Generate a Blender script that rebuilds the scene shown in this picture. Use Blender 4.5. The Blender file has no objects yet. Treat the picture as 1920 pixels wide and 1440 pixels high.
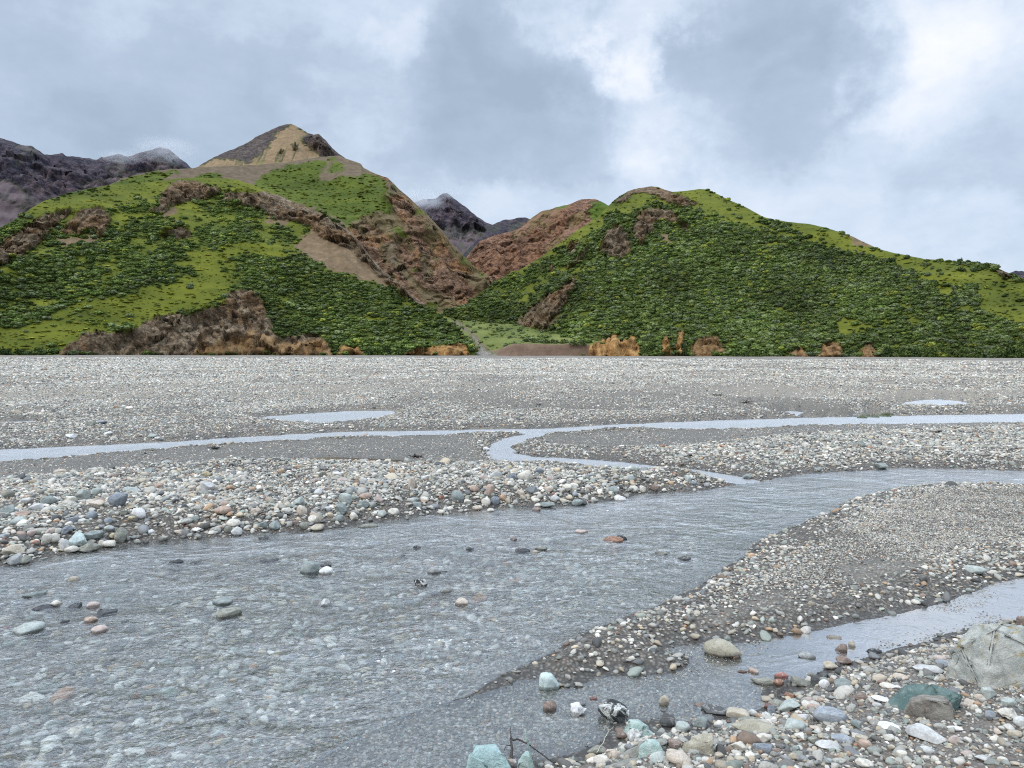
import bpy, bmesh, math, random
import numpy as np
from mathutils import Matrix, Vector

# ------------------------------------------------------------------ scene, camera, light
scn = bpy.context.scene
COL = scn.collection
rng = np.random.default_rng(7)
random.seed(7)
scn.cycles.use_denoising = False
try:
    scn.cycles.denoiser = 'OPENIMAGEDENOISE'
    scn.cycles.denoising_input_passes = 'RGB_ALBEDO_NORMAL'
    scn.cycles.denoising_prefilter = 'ACCURATE'
except Exception:
    pass
scn.cycles.use_adaptive_sampling = False
scn.cycles.max_bounces = 8
scn.cycles.transparent_max_bounces = 8
scn.cycles.transmission_bounces = 5
scn.cycles.volume_bounces = 1
scn.cycles.sample_clamp_indirect = 6.0
scn.cycles.filter_width = 1.1
scn.view_settings.view_transform = 'Standard'
scn.view_settings.look = 'None'
scn.view_settings.exposure = 0.14
scn.view_settings.gamma = 1.0
scn.view_settings.use_curve_mapping = False

H = 3.0                      # eye height above the river
FPX = 1440.0                 # focal length in pixels of the 1920 wide photograph
PITCH = math.atan((720 - 661) / FPX)
ROLL = math.radians(0.15)
CAMROT = Matrix.Rotation(math.pi / 2 - PITCH, 3, 'X') @ Matrix.Rotation(ROLL, 3, 'Z')
cam_d = bpy.data.cameras.new("camera")
cam_d.sensor_width = 36.0
cam_d.lens = 36.0 * FPX / 1920.0
cam_d.clip_start = 0.1
cam_d.clip_end = 20000
cam = bpy.data.objects.new("camera", cam_d)
COL.objects.link(cam)
cam.matrix_world = Matrix.Translation((0, 0, H)) @ CAMROT.to_4x4()
scn.camera = cam
RM = np.array(CAMROT)

SUN_EL, SUN_AZ = math.radians(46), math.radians(232)     # azimuth clockwise from +Y
sun_d = bpy.data.lights.new("sun", 'SUN')
sun_d.energy = 1.5
sun_d.angle = math.radians(12)
sun_d.color = (1.0, 0.95, 0.88)
sun = bpy.data.objects.new("sun", sun_d)
COL.objects.link(sun)
sv = Vector((math.sin(SUN_AZ) * math.cos(SUN_EL), math.cos(SUN_AZ) * math.cos(SUN_EL), math.sin(SUN_EL)))
sun.rotation_euler = sv.to_track_quat('Z', 'Y').to_euler()


def pix_dir(px, py):
    px = np.asarray(px, float); py = np.asarray(py, float)
    v = np.stack([(px - 960) / FPX, -(py - 720) / FPX, -np.ones_like(px + py)], -1)
    return v @ RM.T


def project(P):
    q = (P - np.array([0, 0, H])) @ RM
    w = np.maximum(-q[..., 2], 1e-3)
    return 960 + FPX * q[..., 0] / w, 720 - FPX * q[..., 1] / w


def on_plane(px, py, z=0.0):
    d = pix_dir(px, py)
    t = (z - H) / np.minimum(d[..., 2], -1e-4)
    return np.stack([d[..., 0] * t, d[..., 1] * t], -1)


# ------------------------------------------------------------------ noise in numpy
def _h(ix, iy, iz, seed):
    n = (ix * 374761393 + iy * 668265263 + iz * 2147483647 + seed * 974634777) & 0xFFFFFFFF
    n = ((n ^ (n >> 13)) * 1274126177) & 0xFFFFFFFF
    n = ((n ^ (n >> 16)) * 2246822519) & 0xFFFFFFFF
    return ((n ^ (n >> 15)) & 0xFFFFFF) / float(0xFFFFFF) * 2 - 1


def vnoise(x, y, z=None, seed=0):
    x = np.asarray(x, float); y = np.asarray(y, float)
    ix = np.floor(x).astype(np.int64); iy = np.floor(y).astype(np.int64)
    fx = x - ix; fy = y - iy
    u = fx * fx * fx * (fx * (fx * 6 - 15) + 10); v = fy * fy * fy * (fy * (fy * 6 - 15) + 10)
    if z is None:
        iz = np.zeros_like(ix)
        a = _h(ix, iy, iz, seed); b = _h(ix + 1, iy, iz, seed)
        c = _h(ix, iy + 1, iz, seed); d = _h(ix + 1, iy + 1, iz, seed)
        return (a + (b - a) * u) * (1 - v) + (c + (d - c) * u) * v
    z = np.asarray(z, float)
    iz = np.floor(z).astype(np.int64); fz = z - iz
    w = fz * fz * (3 - 2 * fz)
    r = []
    for k in (0, 1):
        a = _h(ix, iy, iz + k, seed); b = _h(ix + 1, iy, iz + k, seed)
        c = _h(ix, iy + 1, iz + k, seed); d = _h(ix + 1, iy + 1, iz + k, seed)
        r.append((a + (b - a) * u) * (1 - v) + (c + (d - c) * u) * v)
    return r[0] + (r[1] - r[0]) * w


def fbm(x, y, z=None, seed=0, oct=4, gain=0.5, lac=2.03, ridged=False):
    s = 0.0; a = 1.0; tot = 0.0
    for o in range(oct):
        n = vnoise(x, y, z, seed + o * 17)
        if ridged:
            n = 1 - 2 * np.abs(n)
        s = s + a * n; tot += a
        a *= gain
        x = x * lac + 13.7; y = y * lac + 7.3
        if z is not None:
            z = z * lac + 3.1
    return s / tot


def sstep(a, b, x):
    t = np.clip((x - a) / (b - a), 0, 1)
    return t * t * (3 - 2 * t)


def in_poly(px, py, poly):
    poly = np.asarray(poly, float)
    ins = np.zeros(px.shape, bool)
    box = (px >= poly[:, 0].min()) & (px <= poly[:, 0].max()) & (py >= poly[:, 1].min()) & (py <= poly[:, 1].max())
    if not box.any():
        return ins
    x = px[box]; y = py[box]
    c = np.zeros(x.shape, bool)
    for (x0, y0), (x1, y1) in zip(poly, np.roll(poly, -1, 0)):
        if y0 == y1:
            continue
        m = (y0 > y) != (y1 > y)
        c ^= m & (x < (x1 - x0) * (y - y0) / (y1 - y0) + x0)
    ins[box] = c
    return ins


def sdf_poly(x, y, poly, reach=4.0):
    """signed distance, negative inside; clipped to +reach away from the polygon"""
    poly = np.asarray(poly, float)
    out = np.full(x.shape, reach)
    box = (x > poly[:, 0].min() - reach) & (x < poly[:, 0].max() + reach) & (y > poly[:, 1].min() - reach) & (y < poly[:, 1].max() + reach)
    if not box.any():
        return out
    X = x[box]; Y = y[box]
    d2 = np.full(X.shape, reach * reach)
    for (x0, y0), (x1, y1) in zip(poly, np.roll(poly, -1, 0)):
        ex, ey = x1 - x0, y1 - y0
        L = ex * ex + ey * ey
        if L < 1e-12:
            continue
        t = np.clip(((X - x0) * ex + (Y - y0) * ey) / L, 0, 1)
        d2 = np.minimum(d2, (X - x0 - t * ex) ** 2 + (Y - y0 - t * ey) ** 2)
    d = np.sqrt(d2)
    out[box] = np.where(in_poly(X, Y, poly), -np.minimum(d, 1e3), d)
    return out


# ------------------------------------------------------------------ node helpers
class NT:
    def __init__(s, tree):
        s.t = tree; s.t.nodes.clear()

    def n(s, typ, ins=None, **props):
        nd = s.t.nodes.new(typ)
        for k, v in props.items():
            setattr(nd, k, v)
        if ins:
            for k, v in ins.items():
                sock = nd.inputs[k]
                if isinstance(v, bpy.types.NodeSocket):
                    s.t.links.new(v, sock)
                else:
                    sock.default_value = v
        return nd

    def math(s, op, a, b=0.0, c=0.0, clamp=False):
        nd = s.n('ShaderNodeMath', {0: a, 1: b, 2: c}, operation=op)
        nd.use_clamp = clamp
        return nd.outputs[0]

    def vmath(s, op, a, b=(0, 0, 0)):
        nd = s.n('ShaderNodeVectorMath', {0: a, 1: b}, operation=op)
        return nd.outputs['Value'] if op in ('DOT_PRODUCT', 'LENGTH') else nd.outputs[0]

    def mix(s, f, a, b, mode='MIX'):
        nd = s.n('ShaderNodeMix', data_type='RGBA', blend_type=mode)
        nd.clamp_factor = True
        for k, v in (('Factor', f),):
            if isinstance(v, bpy.types.NodeSocket): s.t.links.new(v, nd.inputs[0])
            else: nd.inputs[0].default_value = v
        for i, v in ((6, a), (7, b)):
            if isinstance(v, bpy.types.NodeSocket): s.t.links.new(v, nd.inputs[i])
            else: nd.inputs[i].default_value = (*v, 1.0) if len(v) == 3 else v
        return nd.outputs[2]

    def noise(s, vec, scale, detail=4.0, rough=0.55, dist=0.0, w=None):
        nd = s.n('ShaderNodeTexNoise', {'Vector': vec, 'Scale': scale, 'Detail': detail, 'Roughness': rough, 'Distortion': dist})
        return nd.outputs['Fac'], nd.outputs['Color']

    def voro(s, vec, scale, feature='F1', rand=1.0):
        nd = s.n('ShaderNodeTexVoronoi', {'Vector': vec, 'Scale': scale, 'Randomness': rand}, feature=feature)
        return nd

    def ramp(s, f, stops, interp='LINEAR'):
        nd = s.n('ShaderNodeValToRGB', {0: f})
        cr = nd.color_ramp
        cr.interpolation = interp
        while len(cr.elements) > 1:
            cr.elements.remove(cr.elements[-1])
        cr.elements[0].position = stops[0][0]
        cr.elements[0].color = (*stops[0][1], 1)
        for p, c in stops[1:]:
            e = cr.elements.new(p)
            e.color = (*c, 1)
        return nd.outputs[0]

    def mr(s, v, a, b, c=0.0, d=1.0, smooth=True):
        nd = s.n('ShaderNodeMapRange', {0: v, 1: a, 2: b, 3: c, 4: d}, interpolation_type='SMOOTHSTEP' if smooth else 'LINEAR')
        return nd.outputs[0]


def new_mat(name):
    m = bpy.data.materials.new(name)
    m.use_nodes = True
    return m, NT(m.node_tree)


def g3(v):
    return (v, v, v)


# ------------------------------------------------------------------ sky
world = bpy.data.worlds.new("World")
scn.world = world
world.use_nodes = True
W = NT(world.node_tree)
tc = W.n('ShaderNodeTexCoord').outputs['Generated']
warp1 = W.noise(tc, 3.6, 9.0, 0.62)[1]
warp1 = W.vmath('SUBTRACT', warp1, (0.5, 0.5, 0.5))
wv = W.vmath('MULTIPLY', warp1, (0.42, 0.42, 0.30))
dirw = W.vmath('NORMALIZE', W.vmath('ADD', tc, wv))
# cloud banks: pixel of the centre, radius in degrees, strength (+ bright, - dark), stretch is left to the noise
BANKS = [
    (1440, 130, 9.5, -0.55), (1560, 175, 6, -0.30), (1380, 60, 6, -0.25),
    (950, 160, 8.5, -0.50), (1100, 240, 6, -0.35), (860, 210, 8, -0.25), (1020, 60, 6, -0.3),
    (620, 200, 14, -0.10), (170, 150, 14, -0.46), (330, 240, 9, -0.2), (480, 130, 9, -0.1),
    (1860, 230, 7, -0.18), (1900, 420, 6, -0.20), (1640, 330, 7, -0.06), (1080, 330, 6, -0.1),
    (1195, 120, 3.2, 0.32), (1165, 60, 4.5, 0.2), (1700, 110, 7, 0.22), (1800, 150, 6, 0.22), (1800, 40, 8, 0.22), (1610, 60, 3.5, 0.2),
    (1350, 250, 8, 0.22), (1560, 280, 7, 0.15), (300, 30, 7, 0.22), (40, 225, 5, 0.22), (370, 225, 4, 0.18),
    (480, 40, 6, 0.16), (720, 110, 3, 0.22), (1240, 300, 4, 0.15), (1760, 430, 6, 0.12), (1880, 460, 3, 0.15),
]
acc = None
for (bx, by, rad, amp) in BANKS:
    d = pix_dir(bx, by); d = d / np.linalg.norm(d)
    dp = W.vmath('DOT_PRODUCT', dirw, tuple(float(c) for c in d))
    f = W.mr(dp, math.cos(math.radians(rad)), math.cos(math.radians(rad * 0.15)), 0.0, amp)
    acc = f if acc is None else W.math('ADD', acc, f)
n1 = W.noise(W.vmath('MULTIPLY', dirw, (1, 1, 1.7)), 4.5, 7.0, 0.55)[0]
n2 = W.noise(W.vmath('MULTIPLY', tc, (1, 1, 2.2)), 13.0, 6.0, 0.6)[0]
val = W.math('ADD', W.math('MULTIPLY', W.math('SUBTRACT', n1, 0.5), 0.85), acc)
val = W.math('ADD', val, W.math('MULTIPLY', W.math('SUBTRACT', n2, 0.5), 0.55))
n3 = W.noise(W.vmath('MULTIPLY', tc, (1, 1, 2.6)), 34.0, 6.0, 0.65)[0]
val = W.math('ADD', val, W.math('MULTIPLY', W.math('SUBTRACT', n3, 0.5), 0.16))
zc = W.n('ShaderNodeSeparateXYZ', {0: tc}).outputs[2]
val = W.math('ADD', val, W.mr(zc, 0.16, 0.0, 0.0, 0.22))
val = W.mr(val, -1.10, 0.92, 0.0, 1.0, False)
cloud = W.ramp(val, [(0.10, (0.36, 0.455, 0.58)), (0.36, (0.46, 0.56, 0.70)), (0.52, (0.59, 0.69, 0.835)),
                     (0.66, (0.71, 0.79, 0.91)), (0.88, (0.93, 0.95, 0.985))])
sky = W.n('ShaderNodeTexSky', sky_type='NISHITA')
sky.sun_disc = False
sky.sun_elevation = SUN_EL
sky.sun_rotation = SUN_AZ
skyc = W.mix(1.0, sky.outputs[0], g3(0.10), 'MULTIPLY')
allc = W.mix(0.93, skyc, cloud)
zb = W.mr(zc, 0.40, 0.85, 1.0, 2.6)          # an overcast sky is brightest overhead
allc = W.mix(1.0, allc, W.n('ShaderNodeCombineXYZ', {0: zb, 1: zb, 2: zb}).outputs[0], 'MULTIPLY')
bg = W.n('ShaderNodeBackground', {0: allc, 1: 1.0})
W.t.links.new(bg.outputs[0], W.n('ShaderNodeOutputWorld').inputs[0])


# ------------------------------------------------------------------ mesh helpers
def mesh_from(name, V, F, mat=None, smooth=True, parent=None, attrs=None):
    me = bpy.data.meshes.new(name)
    V = np.asarray(V, np.float32)
    F = np.asarray(F, np.int32)
    me.vertices.add(len(V)); me.vertices.foreach_set('co', V.ravel())
    k = F.shape[1]
    me.loops.add(F.size); me.loops.foreach_set('vertex_index', F.ravel())
    me.polygons.add(len(F)); me.polygons.foreach_set('loop_start', np.arange(0, F.size, k, dtype=np.int32))
    me.update(calc_edges=True)
    if smooth:
        me.polygons.foreach_set('use_smooth', np.ones(len(F), bool))
    for an, arr in (attrs or {}).items():
        a = me.attributes.new(an, 'FLOAT_COLOR', 'POINT')
        a.data.foreach_set('color', np.ascontiguousarray(arr, np.float32).ravel())
    me.validate()
    o = bpy.data.objects.new(name, me)
    COL.objects.link(o)
    if mat:
        me.materials.append(mat)
    if parent:
        o.parent = parent
    return o


def grid_faces(ni, nj, keep=None):
    i, j = np.meshgrid(np.arange(ni - 1), np.arange(nj - 1), indexing='ij')
    a = i * nj + j
    F = np.stack([a, a + nj, a + nj + 1, a + 1], -1).reshape(-1, 4)
    return F if keep is None else F[keep.reshape(-1)]


def tag(o, label=None, cat=None, group=None, kind=None):
    for k, v in (('label', label), ('category', cat), ('group', group), ('kind', kind)):
        if v:
            o[k] = v
    return o

# ------------------------------------------------------------------ the river plain
MAIN_PX = [(-1300, 1370), (-420, 1150), (-200, 1100), (0, 1063), (57, 1057), (100, 1043), (187, 1032), (233, 1022), (300, 1017), (393, 1008), (477, 1002),
           (583, 995), (640, 990), (690, 983), (750, 976), (800, 967), (873, 962), (933, 952), (1007, 953), (1083, 950), (1140, 937),
           (1207, 925), (1273, 924), (1327, 917), (1413, 903), (1500, 890), (1563, 885), (1647, 880), (1713, 878), (1920, 882),
           (2150, 886), (3200, 890), (3200, 918), (2100, 914), (1897, 912), (1780, 912), (1680, 918), (1623, 932), (1580, 947), (1513, 977),
           (1447, 1007), (1383, 1043), (1347, 1073), (1307, 1097), (1273, 1112), (1207, 1140), (1163, 1160), (1097, 1190),
           (1040, 1220), (990, 1243), (940, 1263), (873, 1303), (800, 1328), (740, 1352), (683, 1378), (640, 1400), (560, 1450),
           (420, 1560), (100, 1800), (-1300, 2000)]
SIDE_PX = [(3200, 950), (2300, 1000), (2100, 1045), (1920, 1085), (1880, 1093), (1830, 1110), (1773, 1127), (1723, 1147), (1680, 1155), (1597, 1168), (1547, 1182),
           (1497, 1190), (1413, 1205), (1347, 1207), (1280, 1212), (1237, 1217), (1250, 1227), (1285, 1229), (1302, 1242), (1290, 1254),
           (1240, 1263), (1180, 1265), (1123, 1268), (1083, 1290), (1050, 1288), (1013, 1272), (973, 1276), (933, 1293), (873, 1312),
           (800, 1325), (740, 1349), (683, 1375), (640, 1396), (555, 1447), (600, 1560), (850, 1500), (935, 1445), (1000, 1432),
           (1060, 1420), (1095, 1405), (1130, 1388), (1150, 1360), (1200, 1352), (1250, 1352), (1290, 1358), (1360, 1338), (1400, 1340),
           (1437, 1322), (1425, 1300), (1450, 1280), (1500, 1272), (1547, 1253), (1580, 1240), (1647, 1222), (1680, 1213), (1730, 1207), (1780, 1190),
           (1820, 1180), (1870, 1168), (1930, 1160), (2100, 1110), (2300, 1060), (3200, 1000)]
FAR_PX = [(-1300, 950), (-500, 880), (-200, 858), (0, 844), (167, 835), (250, 832), (333, 828), (417, 822), (500, 817), (640, 810), (807, 807), (940, 805), (1040, 803),
          (1140, 797), (1280, 791), (1380, 787), (1567, 782), (1713, 779), (1920, 776), (3200, 768), (3200, 784), (1920, 791), (1647, 795),
          (1547, 798), (1413, 804), (1280, 807), (1140, 806), (1060, 812), (1023, 817), (973, 832), (960, 840), (968, 850), (993, 857), (1073, 860),
          (1173, 868), (1280, 878), (1380, 892), (1440, 905), (1380, 907), (1330, 902), (1267, 894), (1207, 889), (1123, 878), (1023, 868), (975, 870), (953, 883), (930, 868), (913, 853),
          (913, 837), (940, 823), (985, 813), (913, 814), (773, 820), (640, 822), (500, 830), (367, 838), (233, 849), (100, 860), (0, 868),
          (-200, 880), (-500, 915), (-1300, 1000)]
POOLS_PX = [[(1597, 783), (1610, 772), (1627, 766), (1660, 766), (1676, 775), (1650, 783), (1620, 785)],
            [(1680, 764), (1700, 753), (1760, 748), (1800, 752), (1830, 759), (1825, 768), (1760, 770), (1720, 770)],
            [(470, 785), (560, 776), (640, 771), (730, 770), (745, 776), (700, 788), (610, 797), (530, 792)],
            [(1445, 776), (1480, 771), (1520, 774), (1500, 780), (1460, 781)],
            [(430, 868), (520, 862), (620, 858), (720, 862), (790, 868), (760, 876), (640, 872), (520, 874)],
             [(-20, 792), (60, 789), (110, 792), (60, 797), (-20, 799)]]
COBBLE_PX = [(-1300, 1060), (-500, 960), (-200, 930), (0, 912), (200, 893), (400, 880), (560, 875), (700, 877), (760, 884), (850, 881), (940, 880), (1000, 884),
             (1130, 889), (1260, 893), (1370, 900), (1410, 902), (1330, 917), (1207, 925), (1083, 950), (933, 952), (750, 977), (393, 1009),
             (100, 1044), (0, 1064), (-200, 1105), (-500, 1170), (-1300, 1370)]
MIDBAR_PX = [(1060, 842), (1150, 848), (1300, 842), (1500, 822), (1700, 815), (1930, 808), (3200, 800), (3200, 880), (1920, 880), (1647, 878), (1500, 888), (1410, 900), (1380, 890), (1280, 876), (1173, 866)]
BAR_PX = [(3200, 918), (1897, 912), (1680, 918), (1580, 947), (1447, 1007), (1347, 1073), (1207, 1140), (1097, 1190), (990, 1243), (873, 1305),
          (940, 1293), (1013, 1272), (1083, 1288), (1240, 1262), (1300, 1244), (1237, 1217), (1413, 1205), (1597, 1168), (1723, 1147), (1880, 1093), (2300, 1000), (3200, 950)]
MUD_PX = [(-1300, 990), (-500, 895), (0, 869), (233, 850), (500, 831), (773, 821), (905, 818), (905, 850), (925, 872), (850, 880), (700, 876), (560, 874), (400, 878), (200, 890), (0, 908), (-500, 955), (-1300, 1055)]
MUD2_PX = [(1000, 822), (1150, 810), (1420, 804), (1647, 793), (1920, 789), (3200, 785), (3200, 800), (1930, 806), (1700, 813), (1500, 820), (1300, 840), (1150, 845), (1000, 840)]
SANDS_PX = [[(1370, 1090), (1420, 1078), (1455, 1080), (1430, 1098), (1390, 1105)], [(1550, 1085), (1620, 1075), (1740, 1068), (1760, 1080), (1680, 1100), (1590, 1112)],
            [(1560, 1130), (1500, 1150), (1400, 1175), (1330, 1190), (1330, 1170), (1450, 1130)]]


def wpoly(pp):
    p = np.array(pp, float)
    return on_plane(p[:, 0], p[:, 1])


MAIN, SIDE, FARS = wpoly(MAIN_PX), wpoly(SIDE_PX), wpoly(FAR_PX)
POOLS = [wpoly(p) for p in POOLS_PX]
COBBLE, MIDBAR, BAR, MUD, MUD2 = [wpoly(p) for p in (COBBLE_PX, MIDBAR_PX, BAR_PX, MUD_PX, MUD2_PX)]
SANDS = [wpoly(p) for p in SANDS_PX]
# foreground bank: everything on the near side of the side stream, rising to the road on which the viewer stands
BANK_LINE = wpoly([(600, 1560), (850, 1500), (935, 1445), (1060, 1420), (1130, 1388), (1170, 1365), (1290, 1360), (1437, 1322), (1500, 1272), (1580, 1240), (1680, 1213), (1780, 1190), (1930, 1160), (2300, 1060), (3000, 980)])
bank_poly = np.vstack([BANK_LINE, [(60, 20), (60, -60), (-60, -60), (-60, -3), (-6, 0.5), (-2.5, 3.4)]])


def ground_fields(x, y):
    """height of the ground and the masks that its surface needs, from world x and y"""
    r = np.hypot(x, y)
    n_small = fbm(x * 1.3, y * 1.3, seed=3, oct=4)
    n_edge = fbm(x * 0.9, y * 0.9, seed=11, oct=5, gain=0.62)
    e = 0.13 * n_edge * np.clip(r / 10, 0.5, 2.2)
    dm = sdf_poly(x, y, MAIN, 5.0) + e
    dsid = sdf_poly(x, y, SIDE, 3.0) + e * 0.8
    df = sdf_poly(x, y, FARS, 5.0) + e * 0.9
    dp = np.full(x.shape, 6.0)
    for p in POOLS:
        dp = np.minimum(dp, sdf_poly(x, y, p, 6.0) + e * 1.4)
    dw = np.minimum(np.minimum(dm, dsid), np.minimum(df, dp))
    soft = lambda P, w: sstep(0, w, -sdf_poly(x, y, P, 3.0))
    cob, mid, bar = soft(COBBLE, 1.0), soft(MIDBAR, 1.6), soft(BAR, 1.3)
    mud = np.maximum(soft(MUD, 0.5), soft(MUD2, 0.6))
    dbank = sdf_poly(x, y, bank_poly, 4.0)
    inb = np.clip(-dbank, 0, 6)
    far = sstep(24, 60, r)
    # bars and little cut banks out on the plain
    b1 = fbm(x / 16.0, y / 34.0, seed=21, oct=5)
    ter = b1 * 5.0
    ter = (np.floor(ter) + sstep(0.72, 1.0, ter - np.floor(ter))) / 5.0
    plain = 0.12 + far * (0.40 * ter + 0.12 * b1 + 0.32) + 0.03 * n_small
    z = plain * (1 - mud) + mud * (0.035 + 0.012 * n_small)
    z = z + cob * (0.20 + 0.07 * n_small) + mid * (0.12 + 0.05 * n_small) + bar * (0.05 + 0.025 * n_small)
    rise = 0.18 * sstep(0, 0.9, inb) + 0.55 * sstep(0.3, 4.5, inb)
    z = np.where(inb > 0, 0.03 + rise + 0.03 * n_small * sstep(0, .6, inb) + 0.02 * fbm(x * 4, y * 4, seed=5, oct=3), z)
    # banks come down to the water's edge
    wid = 0.35 + 0.5 * cob + 0.8 * far + 0.4 * bar
    z_dry = 0.004 + (z - 0.004) * sstep(0, wid, dw)
    depth = np.where(dm < 0, 0.03 + 0.15 * sstep(0.1, 2.0, -dm) + 0.03 * n_small, 0)
    depth = np.maximum(depth, np.where(dsid < 0, 0.012 + 0.045 * sstep(0.1, 1.0, -dsid) + 0.02 * n_small, 0))
    depth = np.maximum(depth, np.where(df < 0, 0.03 + 0.05 * sstep(0, 0.8, -df), 0))
    depth = np.maximum(depth, np.where(dp < 0, 0.02 + 0.03 * sstep(0, 0.6, -dp), 0))
    z = np.where(dw < 0, -np.maximum(depth, 0.006) * sstep(-0.02, 0.12, -dw), z_dry)
    sand = np.zeros_like(x)
    for s in SANDS:
        sand = np.maximum(sand, sstep(-0.10, 0.25, -(sdf_poly(x, y, s, 2.0) + 0.25 * n_edge)))
    lens = sstep(0.06, 0.26, fbm(x / 30.0, y / 8.0, seed=41, oct=5)) * sstep(33, 46, r) * 0.9     # sand lenses between the stones
    mudm = np.clip(np.maximum(np.maximum(mud, sand), lens * 0.9), 0, 1)
    return z, dw, dict(mud=mudm, cob=cob, mid=mid, bar=bar, cobs=soft(COBBLE, 0.3), bank=sstep(0, 0.3, inb), far=far, dm=dm, dsid=dsid, df=df, dp=dp)


dy = np.concatenate([np.linspace(1250, 60, 560)])
r_near = 4320.0 / dy
r_far = np.exp(np.linspace(math.log(72.5), math.log(760), 300))
r_all = np.concatenate([[0.05, 0.8, 1.6, 2.4, 3.0], r_near, r_far, [1000, 1800, 4000, 9000]])
NA = 1240                                                 # columns of the sector ahead
az_f = np.radians(np.linspace(-57, 57, NA))
az_b = np.radians(np.linspace(57, 303, 62))[1:]
az_all = np.concatenate([az_f, az_b])                     # closes on itself at 303 = -57
AZ, RR = np.meshgrid(az_all, r_all, indexing='ij')
GX, GY = RR * np.sin(AZ), RR * np.cos(AZ)
GZ, GDW, GM = ground_fields(GX, GY)
wet = np.clip((1 - sstep(0.0, 0.08, GZ)) * sstep(-0.025, -0.002, GZ), 0, 1)
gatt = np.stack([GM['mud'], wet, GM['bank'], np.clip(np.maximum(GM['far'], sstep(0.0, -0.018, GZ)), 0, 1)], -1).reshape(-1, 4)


def gz_at(x, y):
    """bilinear height from the sheet (front sector)"""
    az = np.arctan2(x, y); r = np.hypot(x, y)
    fi = np.clip((az - az_f[0]) / (az_f[1] - az_f[0]), 0, len(az_f) - 1.001)
    fj = np.clip(np.interp(r, r_all, np.arange(len(r_all))), 0, len(r_all) - 1.001)
    i = fi.astype(int); j = fj.astype(int); u = fi - i; v = fj - j
    return (GZ[i, j] * (1 - u) + GZ[i + 1, j] * u) * (1 - v) + (GZ[i, j + 1] * (1 - u) + GZ[i + 1, j + 1] * u) * v


def hit_ground(px, py):
    z = 0.0
    for _ in range(12):
        p = on_plane(px, py, z)
        z = 0.5 * z + 0.5 * float(gz_at(np.array([p[0]]), np.array([p[1]]))[0])
    return float(p[0]), float(p[1]), z


m_ground, N = new_mat('river_gravel_ground')
pos = N.n('ShaderNodeNewGeometry').outputs['Position']
at = N.n('ShaderNodeAttribute', attribute_name='mask')
sx = N.n('ShaderNodeSeparateColor', {0: at.outputs['Color']})
mudA, wetA, bankA = sx.outputs[0], sx.outputs[1], sx.outputs[2]
flat = N.vmath('MULTIPLY', pos, (1, 1, 0.25))
v1 = N.voro(flat, 26.0); v2 = N.voro(flat, 55.0); v3 = N.voro(flat, 3.2)
PEB = [(0.0, (0.05, 0.052, 0.055)), (0.12, (0.16, 0.165, 0.16)), (0.3, (0.30, 0.30, 0.28)), (0.48, (0.21, 0.235, 0.225)), (0.6, (0.42, 0.41, 0.38)),
       (0.72, (0.30, 0.25, 0.19)), (0.82, (0.52, 0.51, 0.48)), (0.9, (0.33, 0.21, 0.13)), (1.0, (0.62, 0.61, 0.58))]
c1 = N.ramp(N.n('ShaderNodeSeparateColor', {0: v1.outputs['Color']}).outputs[0], PEB)
c2 = N.ramp(N.n('ShaderNodeSeparateColor', {0: v2.outputs['Color']}).outputs[1], PEB)
big = N.noise(flat, 0.35, 5.0, 0.6)[0]
cg = N.mix(N.mr(big, 0.35, 0.65), c1, c2)
gap_shade = N.mr(v1.outputs['Distance'], 0.2, 0.6)
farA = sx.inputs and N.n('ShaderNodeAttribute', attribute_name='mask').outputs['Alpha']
cg = N.mix(N.math('MULTIPLY', gap_shade, 0.75), cg, (0.06, 0.052, 0.044))  # shade between the pebbles, painted into the ground colour
cg = N.mix(1.0, cg, N.mix(farA, (0.62, 0.59, 0.55), (1.05, 1.0, 0.93)), 'MULTIPLY')  # near ground darkened as well, standing in for shade among the loose stones
sandn = N.noise(flat, 9.0, 8.0, 0.7)[0]
csand = N.ramp(sandn, [(0.25, (0.085, 0.075, 0.062)), (0.6, (0.15, 0.135, 0.11)), (0.8, (0.22, 0.20, 0.17))])
csand = N.mix(N.math('MULTIPLY', N.mr(N.n('ShaderNodeSeparateColor', {0: v2.outputs['Color']}).outputs[0], 0.72, 0.8), 0.65), csand, c2)
csoil = N.ramp(sandn, [(0.25, (0.040, 0.029, 0.020)), (0.7, (0.105, 0.078, 0.054))])
cc = N.mix(N.math('MULTIPLY', bankA, 0.85), cg, N.mix(0.30, csoil, c2))
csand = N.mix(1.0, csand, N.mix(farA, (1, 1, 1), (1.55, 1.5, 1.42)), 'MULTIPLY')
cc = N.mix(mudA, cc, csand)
cc = N.mix(N.math('MULTIPLY', wetA, 0.75), cc, N.mix(1.0, cc, g3(0.42), 'MULTIPLY'))
hgt = N.math('ADD', N.math('MULTIPLY', v1.outputs['Distance'], N.math('SUBTRACT', 1.0, mudA)), N.math('MULTIPLY', sandn, 0.5))
bmp = N.n('ShaderNodeBump', {'Height': hgt, 'Strength': 0.55, 'Distance': 0.02})
bmp.invert = True
ro = N.math('SUBTRACT', 0.92, N.math('MULTIPLY', wetA, 0.45))
pb = N.n('ShaderNodeBsdfPrincipled', {'Base Color': cc, 'Roughness': ro, 'Normal': bmp.outputs[0]})
N.t.links.new(pb.outputs[0], N.n('ShaderNodeOutputMaterial').inputs[0])

ni, nj = GX.shape
V = np.stack([GX, GY, GZ], -1).reshape(-1, 3)
F = grid_faces(ni, nj)
j = np.arange(nj - 1)
wrap = np.stack([(ni - 1) * nj + j, j, j + 1, (ni - 1) * nj + j + 1], -1)
tag(mesh_from('river_plain', V, np.vstack([F, wrap]), m_ground, attrs={'mask': gatt}), kind='structure')

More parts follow.
